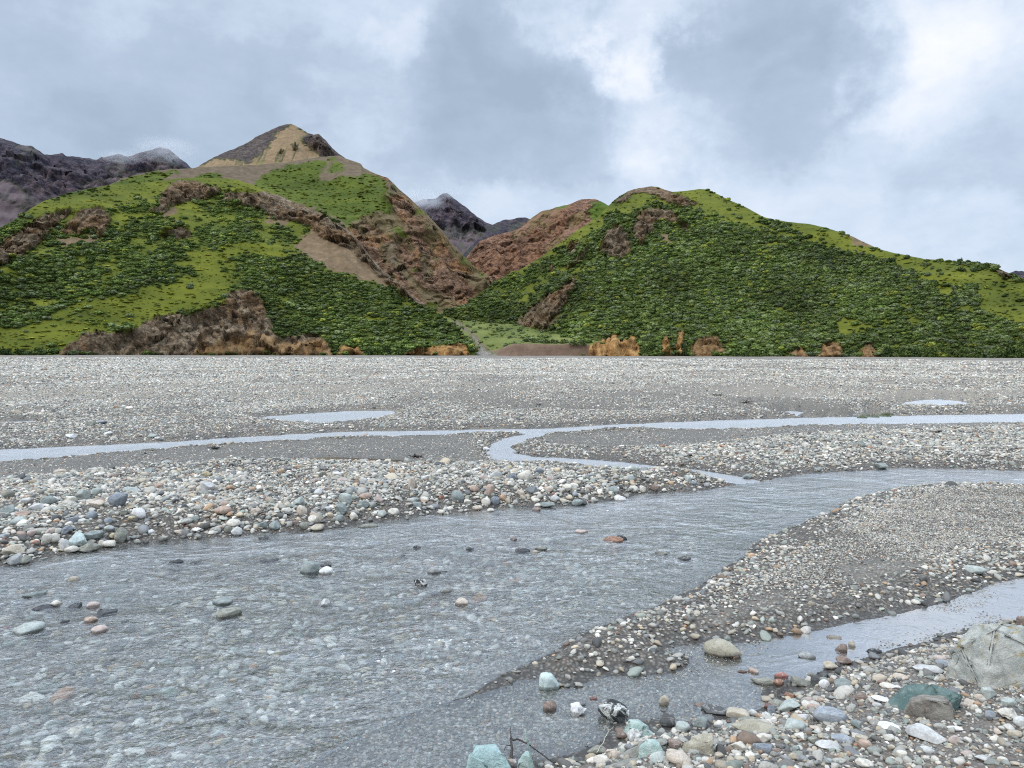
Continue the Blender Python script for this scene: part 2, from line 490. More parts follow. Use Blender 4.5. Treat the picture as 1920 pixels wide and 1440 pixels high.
# ------------------------------------------------------------------ water
m_water, N = new_mat('clear_stream_water')
pos = N.n('ShaderNodeNewGeometry').outputs['Position']
at = N.n('ShaderNodeAttribute', attribute_name='flow')
fs = N.n('ShaderNodeSeparateColor', {0: at.outputs['Color']})
chop, foamA = fs.outputs[0], fs.outputs[1]
fl = N.vmath('MULTIPLY', pos, (0.92, 1.08, 1))
w0 = N.noise(fl, 1.9, 3.0, 0.5, 1.2)[0]
w1 = N.noise(fl, 5.0, 3.0, 0.55, 1.4)[0]
w2 = N.noise(fl, 15.0, 4.0, 0.6, 0.9)[0]
gust = N.mr(N.noise(fl, 0.7, 3.0, 0.6, 0.8)[0], 0.32, 0.66, 0.45, 1.25)
hh = N.math('MULTIPLY', gust, N.math('ADD', N.math('MULTIPLY', w0, 1.4), N.math('ADD', N.math('MULTIPLY', w1, 1.0), N.math('MULTIPLY', w2, 0.46))))
bmp = N.n('ShaderNodeBump', {'Height': hh, 'Strength': N.math('MULTIPLY', chop, 1.0), 'Distance': 0.026})
under = N.n('ShaderNodeBsdfRefraction', {'Color': (0.96, 0.98, 1.0, 1), 'Roughness': 0.0, 'IOR': 1.333, 'Normal': bmp.outputs[0]})
clear = N.n('ShaderNodeBsdfTransparent', {0: (0.90, 0.955, 0.975, 1)})
body = N.n('ShaderNodeMixShader', {0: 0.92, 1: under.outputs[0], 2: clear.outputs[0]})
gloss = N.n('ShaderNodeBsdfGlossy', {0: (1, 1, 1, 1), 1: N.math('ADD', 0.05, N.math('MULTIPLY', fs.outputs[2], 0.30)), 'Normal': bmp.outputs[0]})
cosv = N.math('ABSOLUTE', N.vmath('DOT_PRODUCT', N.n('ShaderNodeNewGeometry').outputs['Incoming'], bmp.outputs[0]))
f0 = N.math('ADD', 0.025, at.outputs['Alpha'])
fres = N.math('ADD', f0, N.math('MULTIPLY', N.math('SUBTRACT', 1.0, f0), N.math('POWER', N.math('SUBTRACT', 1.0, cosv, clamp=True), 4.6)), clamp=True)
refr = N.n('ShaderNodeMixShader', {0: fres, 1: body.outputs[0], 2: gloss.outputs[0]})
fn = N.noise(fl, 22.0, 5.0, 0.7, 1.0)[0]
fn2 = N.noise(fl, 2.2, 3.0, 0.6, 0.8)[0]
fm = N.math('MULTIPLY', N.mr(N.math('ADD', fn, N.math('MULTIPLY', fn2, 0.6)), 0.92, 1.05), foamA)
foam = N.n('ShaderNodeBsdfDiffuse', {0: (0.85, 0.88, 0.9, 1)})
mx = N.n('ShaderNodeMixShader', {0: fm, 1: refr.outputs[0], 2: foam.outputs[0]})
N.t.links.new(mx.outputs[0], N.n('ShaderNodeOutputMaterial').inputs[0])


def water(name, dist, chop, amp, level=0.0, reach=0.4, calm=None, ruf=0.5):
    sel = dist[:NA] < reach
    keep = sel[:-1, :-1] | sel[1:, :-1] | sel[:-1, 1:] | sel[1:, 1:]
    Fk = grid_faces(NA, nj, keep)
    used, inv = np.unique(Fk, return_inverse=True)
    i, jj = used // nj, used % nj
    x, y = GX[i, jj], GY[i, jj]
    wv = fbm(x * 2.6 + 0.8 * y, y * 3.4, seed=61, oct=4, gain=0.6)
    wv2 = fbm(x * 0.7, y * 0.9, seed=67, oct=2)
    edge = sstep(0.05, -0.5, dist[i, jj])
    z = level + amp * (wv * (0.6 + 0.7 * wv2)) * edge * (1 - sstep(10, 24, np.hypot(x, y)))
    foamv = sstep(-0.1, 0.5, wv2 + 0.25 * vnoise(x * 0.35, y * 0.35, seed=5)) * edge
    ch = chop if calm is None else np.where(calm[i, jj] < 0.6, 0.05, chop)
    rr_ = np.hypot(x, y)
    ior = {'river_water': 0.14 + 0.30 * sstep(8.5, 17, rr_), 'side_stream_water': 0.11 + 0.55 * sstep(1.2, 3.6, x), 'far_stream_water': 0.38 + 0 * x, 'puddle_water': 0.36 + 0 * x}[name]
    rf_ = ruf + 0 * x if calm is None else np.where(calm[i, jj] < 0.6, 0.0, ruf)
    fat = np.stack([ch * (0.55 + 0.45 * edge), foamv * (1.0 if amp > 0.02 else 0.0), rf_, ior], -1)
    return tag(mesh_from(name, np.stack([x, y, z], -1), inv.reshape(Fk.shape), m_water, attrs={'flow': fat}), kind='structure')


other = np.minimum(GM['dsid'], np.minimum(GM['df'], GM['dp']))
far_ok = RR < 70
water('river_water', np.where(far_ok & (GM['dm'] <= other), GM['dm'], 9), 1.15, 0.030, ruf=0.5)
water('side_stream_water', np.where(far_ok & (GM['dsid'] < GM['dm']) & (GM['dsid'] <= np.minimum(GM['df'], GM['dp'])), GM['dsid'], 9), 0.35, 0.003, 0.001, ruf=0.5)
water('far_stream_water', np.where(far_ok & (GM['df'] < GM['dm']) & (GM['df'] < GM['dsid']) & (GM['df'] <= GM['dp']), GM['df'], 9), 1.5, 0.008, 0.002, ruf=1.0)
calm_d = np.minimum(np.minimum(sdf_poly(GX, GY, POOLS[0], 6.0), sdf_poly(GX, GY, POOLS[4], 6.0)), 9)
water('puddle_water', np.where(far_ok & (GM['dp'] < np.minimum(GM['dm'], np.minimum(GM['df'], GM['dsid']))), GM['dp'], 9), 1.5, 0.0, 0.003, calm=calm_d, ruf=1.0)

# ------------------------------------------------------------------ loose stones too many to count
PALETTE = np.array([(0.42, 0.42, 0.40), (0.52, 0.52, 0.50), (0.33, 0.34, 0.33), (0.26, 0.29, 0.28), (0.30, 0.37, 0.34), (0.10, 0.11, 0.12), (0.16, 0.165, 0.17),
                    (0.62, 0.61, 0.58), (0.72, 0.71, 0.69), (0.45, 0.40, 0.32), (0.50, 0.42, 0.30), (0.48, 0.31, 0.18), (0.40, 0.20, 0.10), (0.24, 0.17, 0.13), (0.30, 0.12, 0.08), (0.20, 0.22, 0.25)])
PALETTE = PALETTE * 0.72 + 0.28 * PALETTE.mean(1, keepdims=True) * np.array([1.04, 1.0, 0.93])
PAL_W = np.array([16, 12, 15, 11, 6, 6, 8, 8, 3, 9, 6, 2.2, 0.8, 4, 0.5, 5]); PAL_W /= PAL_W.sum()

NC = 3700000
R0, R1 = 4.2, 330.0
caz = rng.uniform(-math.radians(55), math.radians(55), NC)
cr = R0 * np.exp(rng.uniform(0, 1, NC) * math.log(R1 / R0))
cx, cy = cr * np.sin(caz), cr * np.cos(caz)
fi = np.clip(((caz - az_f[0]) / (az_f[1] - az_f[0])).astype(int), 0, NA - 1)
fj = np.clip(np.round(np.interp(cr, r_all, np.arange(len(r_all)))).astype(int), 0, nj - 1)
gm = {k: v[fi, fj] for k, v in GM.items()}
dwc = GDW[fi, fj]
med = np.full(NC, 0.05); cov = np.full(NC, 0.34); spread = np.full(NC, 0.5)
clump = fbm(cx / 1.6, cy / 2.6, seed=77, oct=4)
clump2 = fbm(cx / 7.0, cy / 14.0, seed=78, oct=4)


def setz(m, a, b, c):
    med[:] = med * (1 - m) + a * m; cov[:] = cov * (1 - m) + b * m; spread[:] = spread * (1 - m) + c * m


setz(gm['far'], 0.07, 0.36, 0.5)
setz(gm['bar'], 0.019, 0.95, 0.40)
setz(gm['mid'], 0.055, 0.92, 0.5)
setz(gm['cobs'], 0.040 + 0.026 * sstep(1.2, 0.1, dwc), 1.15, 0.6)
setz(gm['mud'], 0.03, 0.10, 0.4)
setz(gm['bank'], 0.019 + 0.006 * sstep(4.2, 2.2, cx), 0.78, 0.66)
gzc = np.clip(-GZ[fi, fj], 0, 0.3)
setz((dwc < -0.03) * 1.0, 0.024 + 0.24 * gzc, 0.75, 0.55)
setz(((gm['dsid'] < -0.03) & (gm['dm'] > 0)) * 1.0, 0.02, 0.85, 0.55)
setz((gm['dp'] < 0) * 1.0, 0.03, 0.03, 0.3)
setz((gm['df'] < 0) * 1.0, 0.05, 0.12, 0.4)
cov *= np.clip(0.95 + 0.9 * clump, 0.2, 1.5)
cov *= np.where(gm['far'] > 0.3, np.clip(0.8 + 1.4 * clump2, 0.15, 1.6), 1)
s = med * np.exp(rng.normal(0, 1, NC) * spread * 0.8)
pix = cr / 1080.0                                        # about one pixel of the picture at that distance
smin = np.maximum(0.011, pix * np.where(cr > 24, 1.35, 0.95))
seff = np.maximum(med, smin)
s = np.clip(s * np.where(med < smin, smin / med, 1), smin * 0.8, 0.30 + 0.0012 * cr)
s = np.where((dwc < 0) & (cr < 40), np.minimum(s, np.maximum(0.02, 0.02 + 0.9 * np.clip(-GZ[fi, fj], 0, 0.2))), s)
need = cov / (0.75 * seff ** 2 * 1.5)
have = NC / (math.radians(110) * math.log(R1 / R0) * cr ** 2)
okp = (rng.uniform(0, 1, NC) < need / have) & (np.abs(caz) < np.radians(np.where(cr > 70, 40, 55)))
px_, py_, ps = cx[okp], cy[okp], s[okp]
pz_ = gz_at(px_, py_)
n = len(px_)
print('pebbles', n)
flatn = rng.uniform(0.38, 0.8, n)
scl = np.stack([ps * rng.uniform(0.85, 1.45, n), ps * rng.uniform(0.7, 1.0, n), ps * flatn], -1) * 0.5
rot = np.stack([rng.normal(0, 0.22, n), rng.normal(0, 0.22, n), rng.uniform(0, 6.283, n)], -1)
wetp = np.clip((1 - sstep(0.005, 0.05, pz_ + ps * 0.2)) * (0.1 + 0.9 * sstep(-0.07, -0.02, pz_)), 0, 1)
barp = gm['bar'][okp]; bankp = gm['bank'][okp]
pcol = PALETTE[rng.choice(len(PALETTE), n, p=PAL_W)] * rng.uniform(0.7, 1.18, (n, 1)) * np.array([1.05, 1.01, 0.93])
pcol = pcol * (1 - 0.10 * barp[:, None] * np.array([0.85, 0.95, 1.0])) * (1 - 0.12 * bankp[:, None])
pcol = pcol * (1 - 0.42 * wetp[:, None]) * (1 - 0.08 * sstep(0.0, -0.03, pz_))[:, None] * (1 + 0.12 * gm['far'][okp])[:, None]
patt = np.concatenate([pcol, 1 - wetp[:, None]], 1)
pz_ = pz_ + scl[:, 2] * 0.35

m_peb, N = new_mat('pebble_stone')
ia = N.n('ShaderNodeAttribute', attribute_name='pcol', attribute_type='INSTANCER')
oc = N.n('ShaderNodeTexCoord').outputs['Object']
nn = N.noise(oc, 2.5, 4.0, 0.6)[0]
cc = N.mix(1.0, ia.outputs['Color'], N.ramp(nn, [(0.3, g3(0.78)), (0.7, g3(1.12))]), 'MULTIPLY')
pb = N.n('ShaderNodeBsdfPrincipled', {'Base Color': cc, 'Roughness': N.math('ADD', 0.38, N.math('MULTIPLY', ia.outputs['Alpha'], 0.45))})
N.t.links.new(pb.outputs[0], N.n('ShaderNodeOutputMaterial').inputs[0])


def pebble_nodes(mat, nvar=8, subd=2):
    ng = bpy.data.node_groups.new('scatter', 'GeometryNodeTree')
    ng.interface.new_socket('Geometry', in_out='INPUT', socket_type='NodeSocketGeometry')
    ng.interface.new_socket('Geometry', in_out='OUTPUT', socket_type='NodeSocketGeometry')
    G = NT(ng)
    gi = G.n('NodeGroupInput'); go = G.n('NodeGroupOutput')
    gti = G.n('GeometryNodeGeometryToInstance')
    for k in range(nvar):
        ico = G.n('GeometryNodeMeshIcoSphere', {'Radius': 1.0, 'Subdivisions': subd})
        p = G.n('GeometryNodeInputPosition').outputs[0]
        off = G.vmath('ADD', p, (k * 7.31, k * 3.17, -k * 5.7))
        nz = G.noise(off, 0.75, 1.0, 0.5)[1]
        dv = G.vmath('MULTIPLY', G.vmath('SUBTRACT', nz, (0.5, 0.5, 0.5)), (1.5, 1.5, 1.5))
        q = G.vmath('ADD', p, dv)
        # blunt the stone with two cut faces
        for c in range(2):
            a = random.uniform(0, 6.28); b = random.uniform(-0.2, 0.9)
            nx = (math.cos(a) * math.cos(b), math.sin(a) * math.cos(b), math.sin(b))
            over = G.math('MAXIMUM', G.math('SUBTRACT', G.vmath('DOT_PRODUCT', q, nx), random.uniform(0.5, 0.75)), 0.0)
            cut = G.n('ShaderNodeVectorMath', {0: nx, 3: G.math('MULTIPLY', over, 0.85)}, operation='SCALE').outputs[0]
            q = G.vmath('SUBTRACT', q, cut)
        sp = G.n('GeometryNodeSetPosition', {'Geometry': ico.outputs['Mesh'], 'Position': q})
        ss = G.n('GeometryNodeSetShadeSmooth', {0: sp.outputs[0]})
        sm = G.n('GeometryNodeSetMaterial', {'Geometry': ss.outputs[0], 'Material': mat})
        G.t.links.new(sm.outputs[0], gti.inputs[0])
    sa = G.n('GeometryNodeInputNamedAttribute', data_type='FLOAT_VECTOR'); sa.inputs[0].default_value = 'scl'
    ra = G.n('GeometryNodeInputNamedAttribute', data_type='FLOAT_VECTOR'); ra.inputs[0].default_value = 'rot'
    ri = G.n('FunctionNodeRandomValue', data_type='INT')
    ri.inputs[4].default_value = 0; ri.inputs[5].default_value = nvar - 1
    e2r = G.n('FunctionNodeEulerToRotation', {0: ra.outputs[0]})
    iop = G.n('GeometryNodeInstanceOnPoints', {'Points': gi.outputs[0], 'Instance': gti.outputs[0], 'Pick Instance': True,
                                               'Instance Index': ri.outputs[2], 'Rotation': e2r.outputs[0], 'Scale': sa.outputs[0]})
    G.t.links.new(iop.outputs[0], go.inputs[0])
    return ng


def scatter(name, P, scl, rot, col, ng, mat, cname='pcol'):
    me = bpy.data.meshes.new(name)
    me.vertices.add(len(P)); me.vertices.foreach_set('co', np.ascontiguousarray(P, np.float32).ravel())
    for an, arr in (('scl', scl), ('rot', rot)):
        a = me.attributes.new(an, 'FLOAT_VECTOR', 'POINT'); a.data.foreach_set('vector', np.ascontiguousarray(arr, np.float32).ravel())
    a = me.attributes.new(cname, 'FLOAT_COLOR', 'POINT'); a.data.foreach_set('color', np.ascontiguousarray(col, np.float32).ravel())
    o = bpy.data.objects.new(name, me); COL.objects.link(o)
    me.materials.append(mat)
    md = o.modifiers.new('scatter', 'NODES'); md.node_group = ng
    return tag(o, kind='stuff')


PEB_NG = pebble_nodes(m_peb)
scatter('pebbles', np.stack([px_, py_, pz_], -1), scl, rot, patt, PEB_NG, m_peb)

# ------------------------------------------------------------------ hills and mountains
def curve(pts):
    p = np.array(sorted(pts), float)
    return lambda q: np.interp(q, p[:, 0], p[:, 1])


class Hill:
    """a hill as a height sheet: a foot line, a ridge line and the slope between, with a back that falls away"""

    def __init__(s, sil, foot_r, foot_z, k, px0, px1, step, nt, prof=0.9, rough=1.0, nback=26, seed=1, rfix=None):
        s.px = np.arange(px0, px1 + step, step, dtype=float)
        ys = curve(sil)(s.px)
        s.seed = seed
        jag = fbm(s.px / 22.0, s.px * 0 + seed, seed=seed, oct=4, gain=0.6) * rough
        d = pix_dir(s.px, ys + jag)
        hyp = np.hypot(d[:, 0], d[:, 1])
        ux, uy, e = d[:, 0] / hyp, d[:, 1] / hyp, d[:, 2] / hyp
        rf = curve(foot_r)(s.px); zf = curve(foot_z)(s.px)
        rr = (rf + k * (H - zf)) / np.maximum(1 - k * e, 0.25)
        if rfix:
            rr = curve(rfix)(s.px)
        rr = np.maximum(rr, rf + 12)
        ker = np.ones(9) / 9
        rr = np.convolve(np.pad(rr, 4, mode='edge'), ker, 'valid')
        zr = H + e * rr
        tf = np.linspace(0, 1, nt)
        tb = 1 + np.linspace(0, 1, nback + 1)[1:]
        T = np.concatenate([[-0.02], tf, tb])
        s.T = T
        g = np.where(T <= 1, np.clip(T, 0, 1) ** prof, 0)
        R = np.where(T[None] <= 1, rf[:, None] + (rr - rf)[:, None] * T[None], rr[:, None] + (rr - rf)[:, None] * (T[None] - 1) * 1.3)
        zfr = zf[:, None] + (zr - zf)[:, None] * g[None]
        b = np.clip(T - 1, 0, 1)[None]
        zbk = zr[:, None] - (zr[:, None] + 20) * (0.25 * b + 0.75 * b ** 1.5)
        s.Z = np.where(T[None] <= 1, zfr, zbk)
        s.Z[:, 0] = zf - 6
        s.X = ux[:, None] * R; s.Y = uy[:, None] * R; s.R = R
        s.ux, s.uy = ux, uy
        s.tt = np.broadcast_to(T[None], s.Z.shape)
        s.reproj()

    def reproj(s):
        s.PX, s.PY = project(np.stack([s.X, s.Y, s.Z], -1))

    def mask(s, polys, jit=5.0, soft=5):
        """share of each point's surroundings lying in the outlined patches, with ragged edges"""
        out = np.zeros(s.X.shape)
        jx = jit * fbm(s.PX / 16, s.PY / 9, seed=s.seed + 5, oct=4, gain=.65) * 1.6
        jy = jit * fbm(s.PX / 16, s.PY / 9, seed=s.seed + 9, oct=4, gain=.65) * 1.2
        offs = [(0, 0), (2, 1), (-2, 1), (2, -1), (-2, -1)][:soft]
        for p in polys:
            p = np.array(p, float)
            m = np.zeros(s.X.shape)
            for ox, oy in offs:
                m += in_poly(s.PX + jx + ox, s.PY + jy + oy, p)
            out = np.maximum(out, m / len(offs))
        return out * (s.tt <= 1.03)

    def push(s, dz, toward=0.0):
        """raise by dz metres; toward moves the face out towards the plain"""
        fade = 1 - sstep(0.86, 1.0, s.tt) * (s.tt <= 1) - (s.tt > 1) * 0.6
        s.Z = s.Z + dz * fade * sstep(-0.01, 0.05, s.tt)
        if np.ndim(toward) or toward:
            s.X = s.X - s.ux[:, None] * toward * fade
            s.Y = s.Y - s.uy[:, None] * toward * fade

    def build(s, name, mat, attrs):
        V = np.stack([s.X, s.Y, s.Z], -1).reshape(-1, 3)
        F = grid_faces(*s.X.shape)
        return tag(mesh_from(name, V, F, mat, attrs=attrs), kind='structure')


def rock_colour(N, pos, scale, dark, mid_, light, warm):
    """broken rock: streaked down the slope, cracked and stained"""
    st = N.vmath('ADD', N.vmath('MULTIPLY', pos, (1.0, 0.8, 1.1)), N.vmath('MULTIPLY', N.n('ShaderNodeCombineXYZ', {0: N.n('ShaderNodeSeparateXYZ', {0: pos}).outputs[2]}).outputs[0], (0.55, 0.0, 0.0)))
    a = N.noise(st, 0.045 * scale, 8.0, 0.68, 0.6)[0]
    b = N.noise(st, 0.22 * scale, 6.0, 0.7)[0]
    c = N.ramp(a, [(0.28, dark), (0.45, mid_), (0.60, light), (0.75, mid_)])
    c = N.mix(N.mr(N.noise(pos, 0.018 * scale, 4.0, 0.6, 0.8)[0], 0.46, 0.62), c, warm)
    c = N.mix(N.math('MULTIPLY', N.mr(b, 0.54, 0.40), 0.85), c, dark)
    c = N.mix(N.math('MULTIPLY', N.mr(N.noise(st, 0.5 * scale, 5.0, 0.7)[0], 0.52, 0.66), 0.6), c, light)
    v = N.voro(N.vmath('ADD', st, N.vmath('MULTIPLY', N.noise(pos, 0.12 * scale, 3.0, 0.6)[1], g3(6.0 / scale))), 0.22 * scale, 'DISTANCE_TO_EDGE')
    crack = N.mr(v.outputs['Distance'], 0.0, 0.10, 1.0, 0.0)
    c = N.mix(N.math('MULTIPLY', crack, 0.65), c, dark)
    h = N.math('ADD', N.math('MULTIPLY', a, 6.0), N.math('ADD', N.math('MULTIPLY', b, 2.2), N.math('MULTIPLY', v.outputs['Distance'], 1.6)))
    return c, h


def hill_material(name, rock, scree, meadow, under, scale=1.0, rockset=None):
    m, N = new_mat(name)
    pos = N.n('ShaderNodeNewGeometry').outputs['Position']
    a1 = N.n('ShaderNodeSeparateColor', {0: N.n('ShaderNodeAttribute', attribute_name='cover').outputs['Color']})
    rA, sA, bA = a1.outputs[0], a1.outputs[1], a1.outputs[2]
    oA = N.n('ShaderNodeAttribute', attribute_name='cover').outputs['Alpha']
    rc, rh = rock_colour(N, pos, scale, *rock)
    on = N.noise(N.vmath('MULTIPLY', pos, (1, 1, 0.6)), 0.16, 7.0, 0.7, 0.5)[0]
    oc_ = N.ramp(on, [(0.34, (0.06, 0.034, 0.018)), (0.45, (0.27, 0.145, 0.055)), (0.56, (0.43, 0.25, 0.095)), (0.70, (0.55, 0.37, 0.17))])
    rc = N.mix(oA, rc, oc_)
    n_s = N.noise(N.vmath('MULTIPLY', pos, (1, 1, 0.7)), 0.16 * scale, 9.0, 0.74)[0]
    sc = N.ramp(n_s, [(0.3, scree[0]), (0.55, scree[1]), (0.75, scree[2])])
    flat = N.vmath('MULTIPLY', pos, (0.45, 0.45, 2.2))
    n_m = N.noise(flat, 0.055 * scale, 8.0, 0.66)[0]
    n_m2 = N.noise(pos, 0.012 * scale, 4.0, 0.6)[0]
    me = N.ramp(N.math('ADD', N.math('MULTIPLY', n_m, 0.65), N.math('MULTIPLY', n_m2, 0.35)), [(0.3, meadow[0]), (0.47, meadow[1]), (0.6, meadow[2]), (0.75, meadow[3])])
    un = N.ramp(n_m, [(0.35, under[0]), (0.6, under[1]), (0.75, meadow[1])])
    c = N.mix(bA, me, un)
    c = N.mix(sA, c, sc)
    c = N.mix(rA, c, rc)
    h = N.mix(rA, N.math('MULTIPLY', n_m, 1.6), rh)
    bmp = N.n('ShaderNodeBump', {'Height': N.n('ShaderNodeSeparateColor', {0: h}).outputs[0] if False else N.math('ADD', N.math('MULTIPLY', rh, rA), N.math('MULTIPLY', N.math('ADD', n_m, n_s), 1.2)), 'Strength': 0.75, 'Distance': 1.0 / scale})
    pb = N.n('ShaderNodeBsdfPrincipled', {'Base Color': c, 'Roughness': 0.95, 'Specular IOR Level': 0.15, 'Normal': bmp.outputs[0]})
    N.t.links.new(pb.outputs[0], N.n('ShaderNodeOutputMaterial').inputs[0])
    return m


MEADOW = [(0.052, 0.066, 0.010), (0.094, 0.110, 0.014), (0.142, 0.152, 0.018), (0.195, 0.188, 0.030)]
UNDER = [(0.034, 0.050, 0.012), (0.062, 0.086, 0.016)]  # undergrowth tone, darkened to put shade between the shrubs into the colour
ROCK_BR = [(0.050, 0.035, 0.021), (0.165, 0.117, 0.073), (0.29, 0.23, 0.155), (0.215, 0.130, 0.068)]
SCREE = [(0.100, 0.068, 0.038), (0.180, 0.127, 0.074), (0.26, 0.195, 0.122)]
m_hill = hill_material('green_hillside', ROCK_BR, SCREE, MEADOW, UNDER)
m_mid = hill_material('brown_cliff', [(0.048, 0.029, 0.019), (0.185, 0.110, 0.068), (0.27, 0.178, 0.115), (0.285, 0.150, 0.070)],
                      [(0.085, 0.062, 0.040), (0.145, 0.110, 0.072), (0.20, 0.158, 0.108)], [(0.042, 0.058, 0.011), (0.066, 0.090, 0.014), (0.098, 0.122, 0.018), (0.15, 0.16, 0.03)], UNDER, 0.7)
m_tan = hill_material('tan_peak', [(0.030, 0.026, 0.028), (0.085, 0.066, 0.058), (0.14, 0.11, 0.09), (0.12, 0.085, 0.065)],
                      [(0.14, 0.094, 0.052), (0.235, 0.165, 0.092), (0.31, 0.23, 0.138)], [(0.055, 0.100, 0.014), (0.095, 0.15, 0.02), (0.14, 0.19, 0.026), (0.2, 0.22, 0.05)], UNDER, 0.35)
m_red = hill_material('red_brown_ridge', [(0.066, 0.036, 0.024), (0.195, 0.106, 0.066), (0.29, 0.172, 0.110), (0.25, 0.130, 0.070)],
                      [(0.145, 0.078, 0.050), (0.22, 0.128, 0.082), (0.29, 0.180, 0.12)], [(0.050, 0.090, 0.014), (0.08, 0.13, 0.02), (0.11, 0.16, 0.024), (0.14, 0.18, 0.03)], UNDER, 0.6)
m_far = hill_material('purple_far_rock', [(0.020, 0.019, 0.030), (0.058, 0.050, 0.064), (0.100, 0.084, 0.094), (0.105, 0.076, 0.080)],
                      [(0.080, 0.061, 0.068), (0.125, 0.096, 0.100), (0.165, 0.128, 0.126)], [(0.04, 0.06, 0.03), (0.06, 0.08, 0.035), (0.08, 0.10, 0.04), (0.1, 0.12, 0.05)], UNDER, 0.22)


def att(rock, scree, shrub, ochre=None):
    return {'cover': np.stack([rock, scree, shrub, rock * 0 if ochre is None else ochre], -1).reshape(-1, 4)}


def blocks(x, y, z, seed):
    """random height per cell of a cellular pattern, and the distance to the cell's seed"""
    ix, iy, iz = [np.floor(v).astype(np.int64) for v in (x, y, z)]
    best = np.full(x.shape, 9.0); val = np.zeros(x.shape)
    for a in (-1, 0, 1):
        for b in (-1, 0, 1):
            for c in (-1, 0, 1):
                X, Y, Z = ix + a, iy + b, iz + c
                d = (X + .5 + .45 * _h(X, Y, Z, seed) - x) ** 2 + (Y + .5 + .45 * _h(X, Y, Z, seed + 1) - y) ** 2 + (Z + .5 + .45 * _h(X, Y, Z, seed + 2) - z) ** 2
                m = d < best
                best = np.where(m, d, best); val = np.where(m, _h(X, Y, Z, seed + 3), val)
    return val, best


def crags(h, rock, size, amp, seed):
    if rock.max() > 0:
        for sz, am in ((size * 0.8, 0.42), (size * 0.34, 0.22)):
            v, b = blocks(h.X / sz, h.Y / sz, h.Z / (sz * 1.3), seed)
            h.push(rock * amp * am * 0.4 * v, rock * amp * am * (v - 0.8 * b))
            h.reproj()
    n = fbm(h.X / size, h.Y / size, h.Z / (size * 1.5), seed=seed, oct=3, gain=0.42, ridged=True)
    n2 = fbm(h.X / (size * 3.2), h.Y / (size * 3.2), h.Z / (size * 5), seed=seed + 3, oct=3, ridged=True)
    h.push(rock * amp * 0.30 * (n + 0.5 * n2), rock * amp * (n + 0.8 * n2))


def spurs(h, wl, amp, seed, p=1.0):
    """gullies and spurs running down the slope"""
    az = np.arctan2(h.X, h.Y) * h.R.mean()
    wob = fbm(h.X / (wl * 2), h.Y / (wl * 2), seed=seed + 1, oct=3) * wl * 0.9
    n = fbm((az + wob) / wl, h.tt * 1.2 + seed, seed=seed, oct=4, gain=0.5, ridged=True)
    h.push(amp * (n - 0.3) * np.sin(np.clip(h.tt, 0, 1) * math.pi) ** p)


# ---- the green hill on the left
LH = Hill([(-900, 560), (-500, 520), (-200, 470), (-60, 440), (0, 427), (20, 418), (47, 398), (83, 377), (133, 360), (200, 347), (267, 343), (317, 337), (343, 334), (400, 333),
           (443, 337), (473, 345), (493, 356), (520, 363), (540, 373), (567, 385), (590, 393), (606, 395), (613, 396), (622, 408), (640, 420), (652, 430), (667, 443),
           (680, 462), (696, 482), (713, 502), (730, 516), (747, 528), (767, 548), (790, 566), (813, 582), (833, 597), (853, 611), (873, 630), (880, 645), (890, 661)],
          [(-900, 640), (0, 600), (600, 596), (900, 592)], [(-900, 0), (900, 0.3)], 1.5, -700, 890, 2.6, 210, prof=0.86, rough=1.5, seed=3)
spurs(LH, 110, 13.0, 5)
LH.reproj()
L_ROCK = [[(-40, 500), (0, 455), (30, 437), (60, 415), (90, 400), (130, 390), (136, 398), (112, 420), (95, 437), (72, 457), (50, 470), (25, 487), (0, 498)],
          [(125, 418), (155, 392), (185, 388), (203, 393), (205, 420), (196, 440), (187, 450), (178, 432), (165, 434), (150, 440), (130, 438), (110, 446)],
          [(298, 378), (310, 352), (335, 338), (365, 340), (395, 350), (415, 356), (412, 366), (385, 371), (350, 377), (322, 386), (303, 395)],
          [(278, 392), (305, 382), (312, 394), (290, 401)],
          [(420, 364), (445, 360), (500, 359), (545, 373), (600, 398), (662, 436), (690, 470), (640, 462), (600, 440), (578, 422), (555, 416), (520, 411), (500, 402), (470, 387), (440, 386), (422, 376)],
          [(645, 424), (664, 434), (690, 465), (716, 500), (750, 526), (802, 570), (790, 574), (742, 543), (704, 512), (670, 475)],
          [(298, 441), (315, 428), (340, 425), (360, 433), (356, 446), (320, 448)],
          [(105, 668), (135, 640), (165, 625), (190, 618), (205, 625), (230, 623), (275, 603), (300, 592), (360, 590), (385, 580), (420, 570), (432, 546), (450, 541),
           (470, 543), (490, 560), (505, 595), (515, 622), (530, 636), (545, 628), (580, 625), (605, 630), (620, 650), (626, 668)],
          [(632, 668), (640, 650), (670, 648), (684, 668)], [(750, 668), (790, 653), (840, 648), (872, 643), (885, 668)]]
L_SCREE = [[(556, 462), (568, 440), (600, 426), (640, 445), (668, 462), (700, 493), (748, 532), (742, 541), (690, 526), (650, 516), (610, 499), (575, 481)],
           [(300, 398), (330, 388), (330, 400), (300, 410)], [(100, 450), (180, 440), (190, 455), (120, 462)], [(500, 405), (540, 415), (535, 425), (500, 415)]]
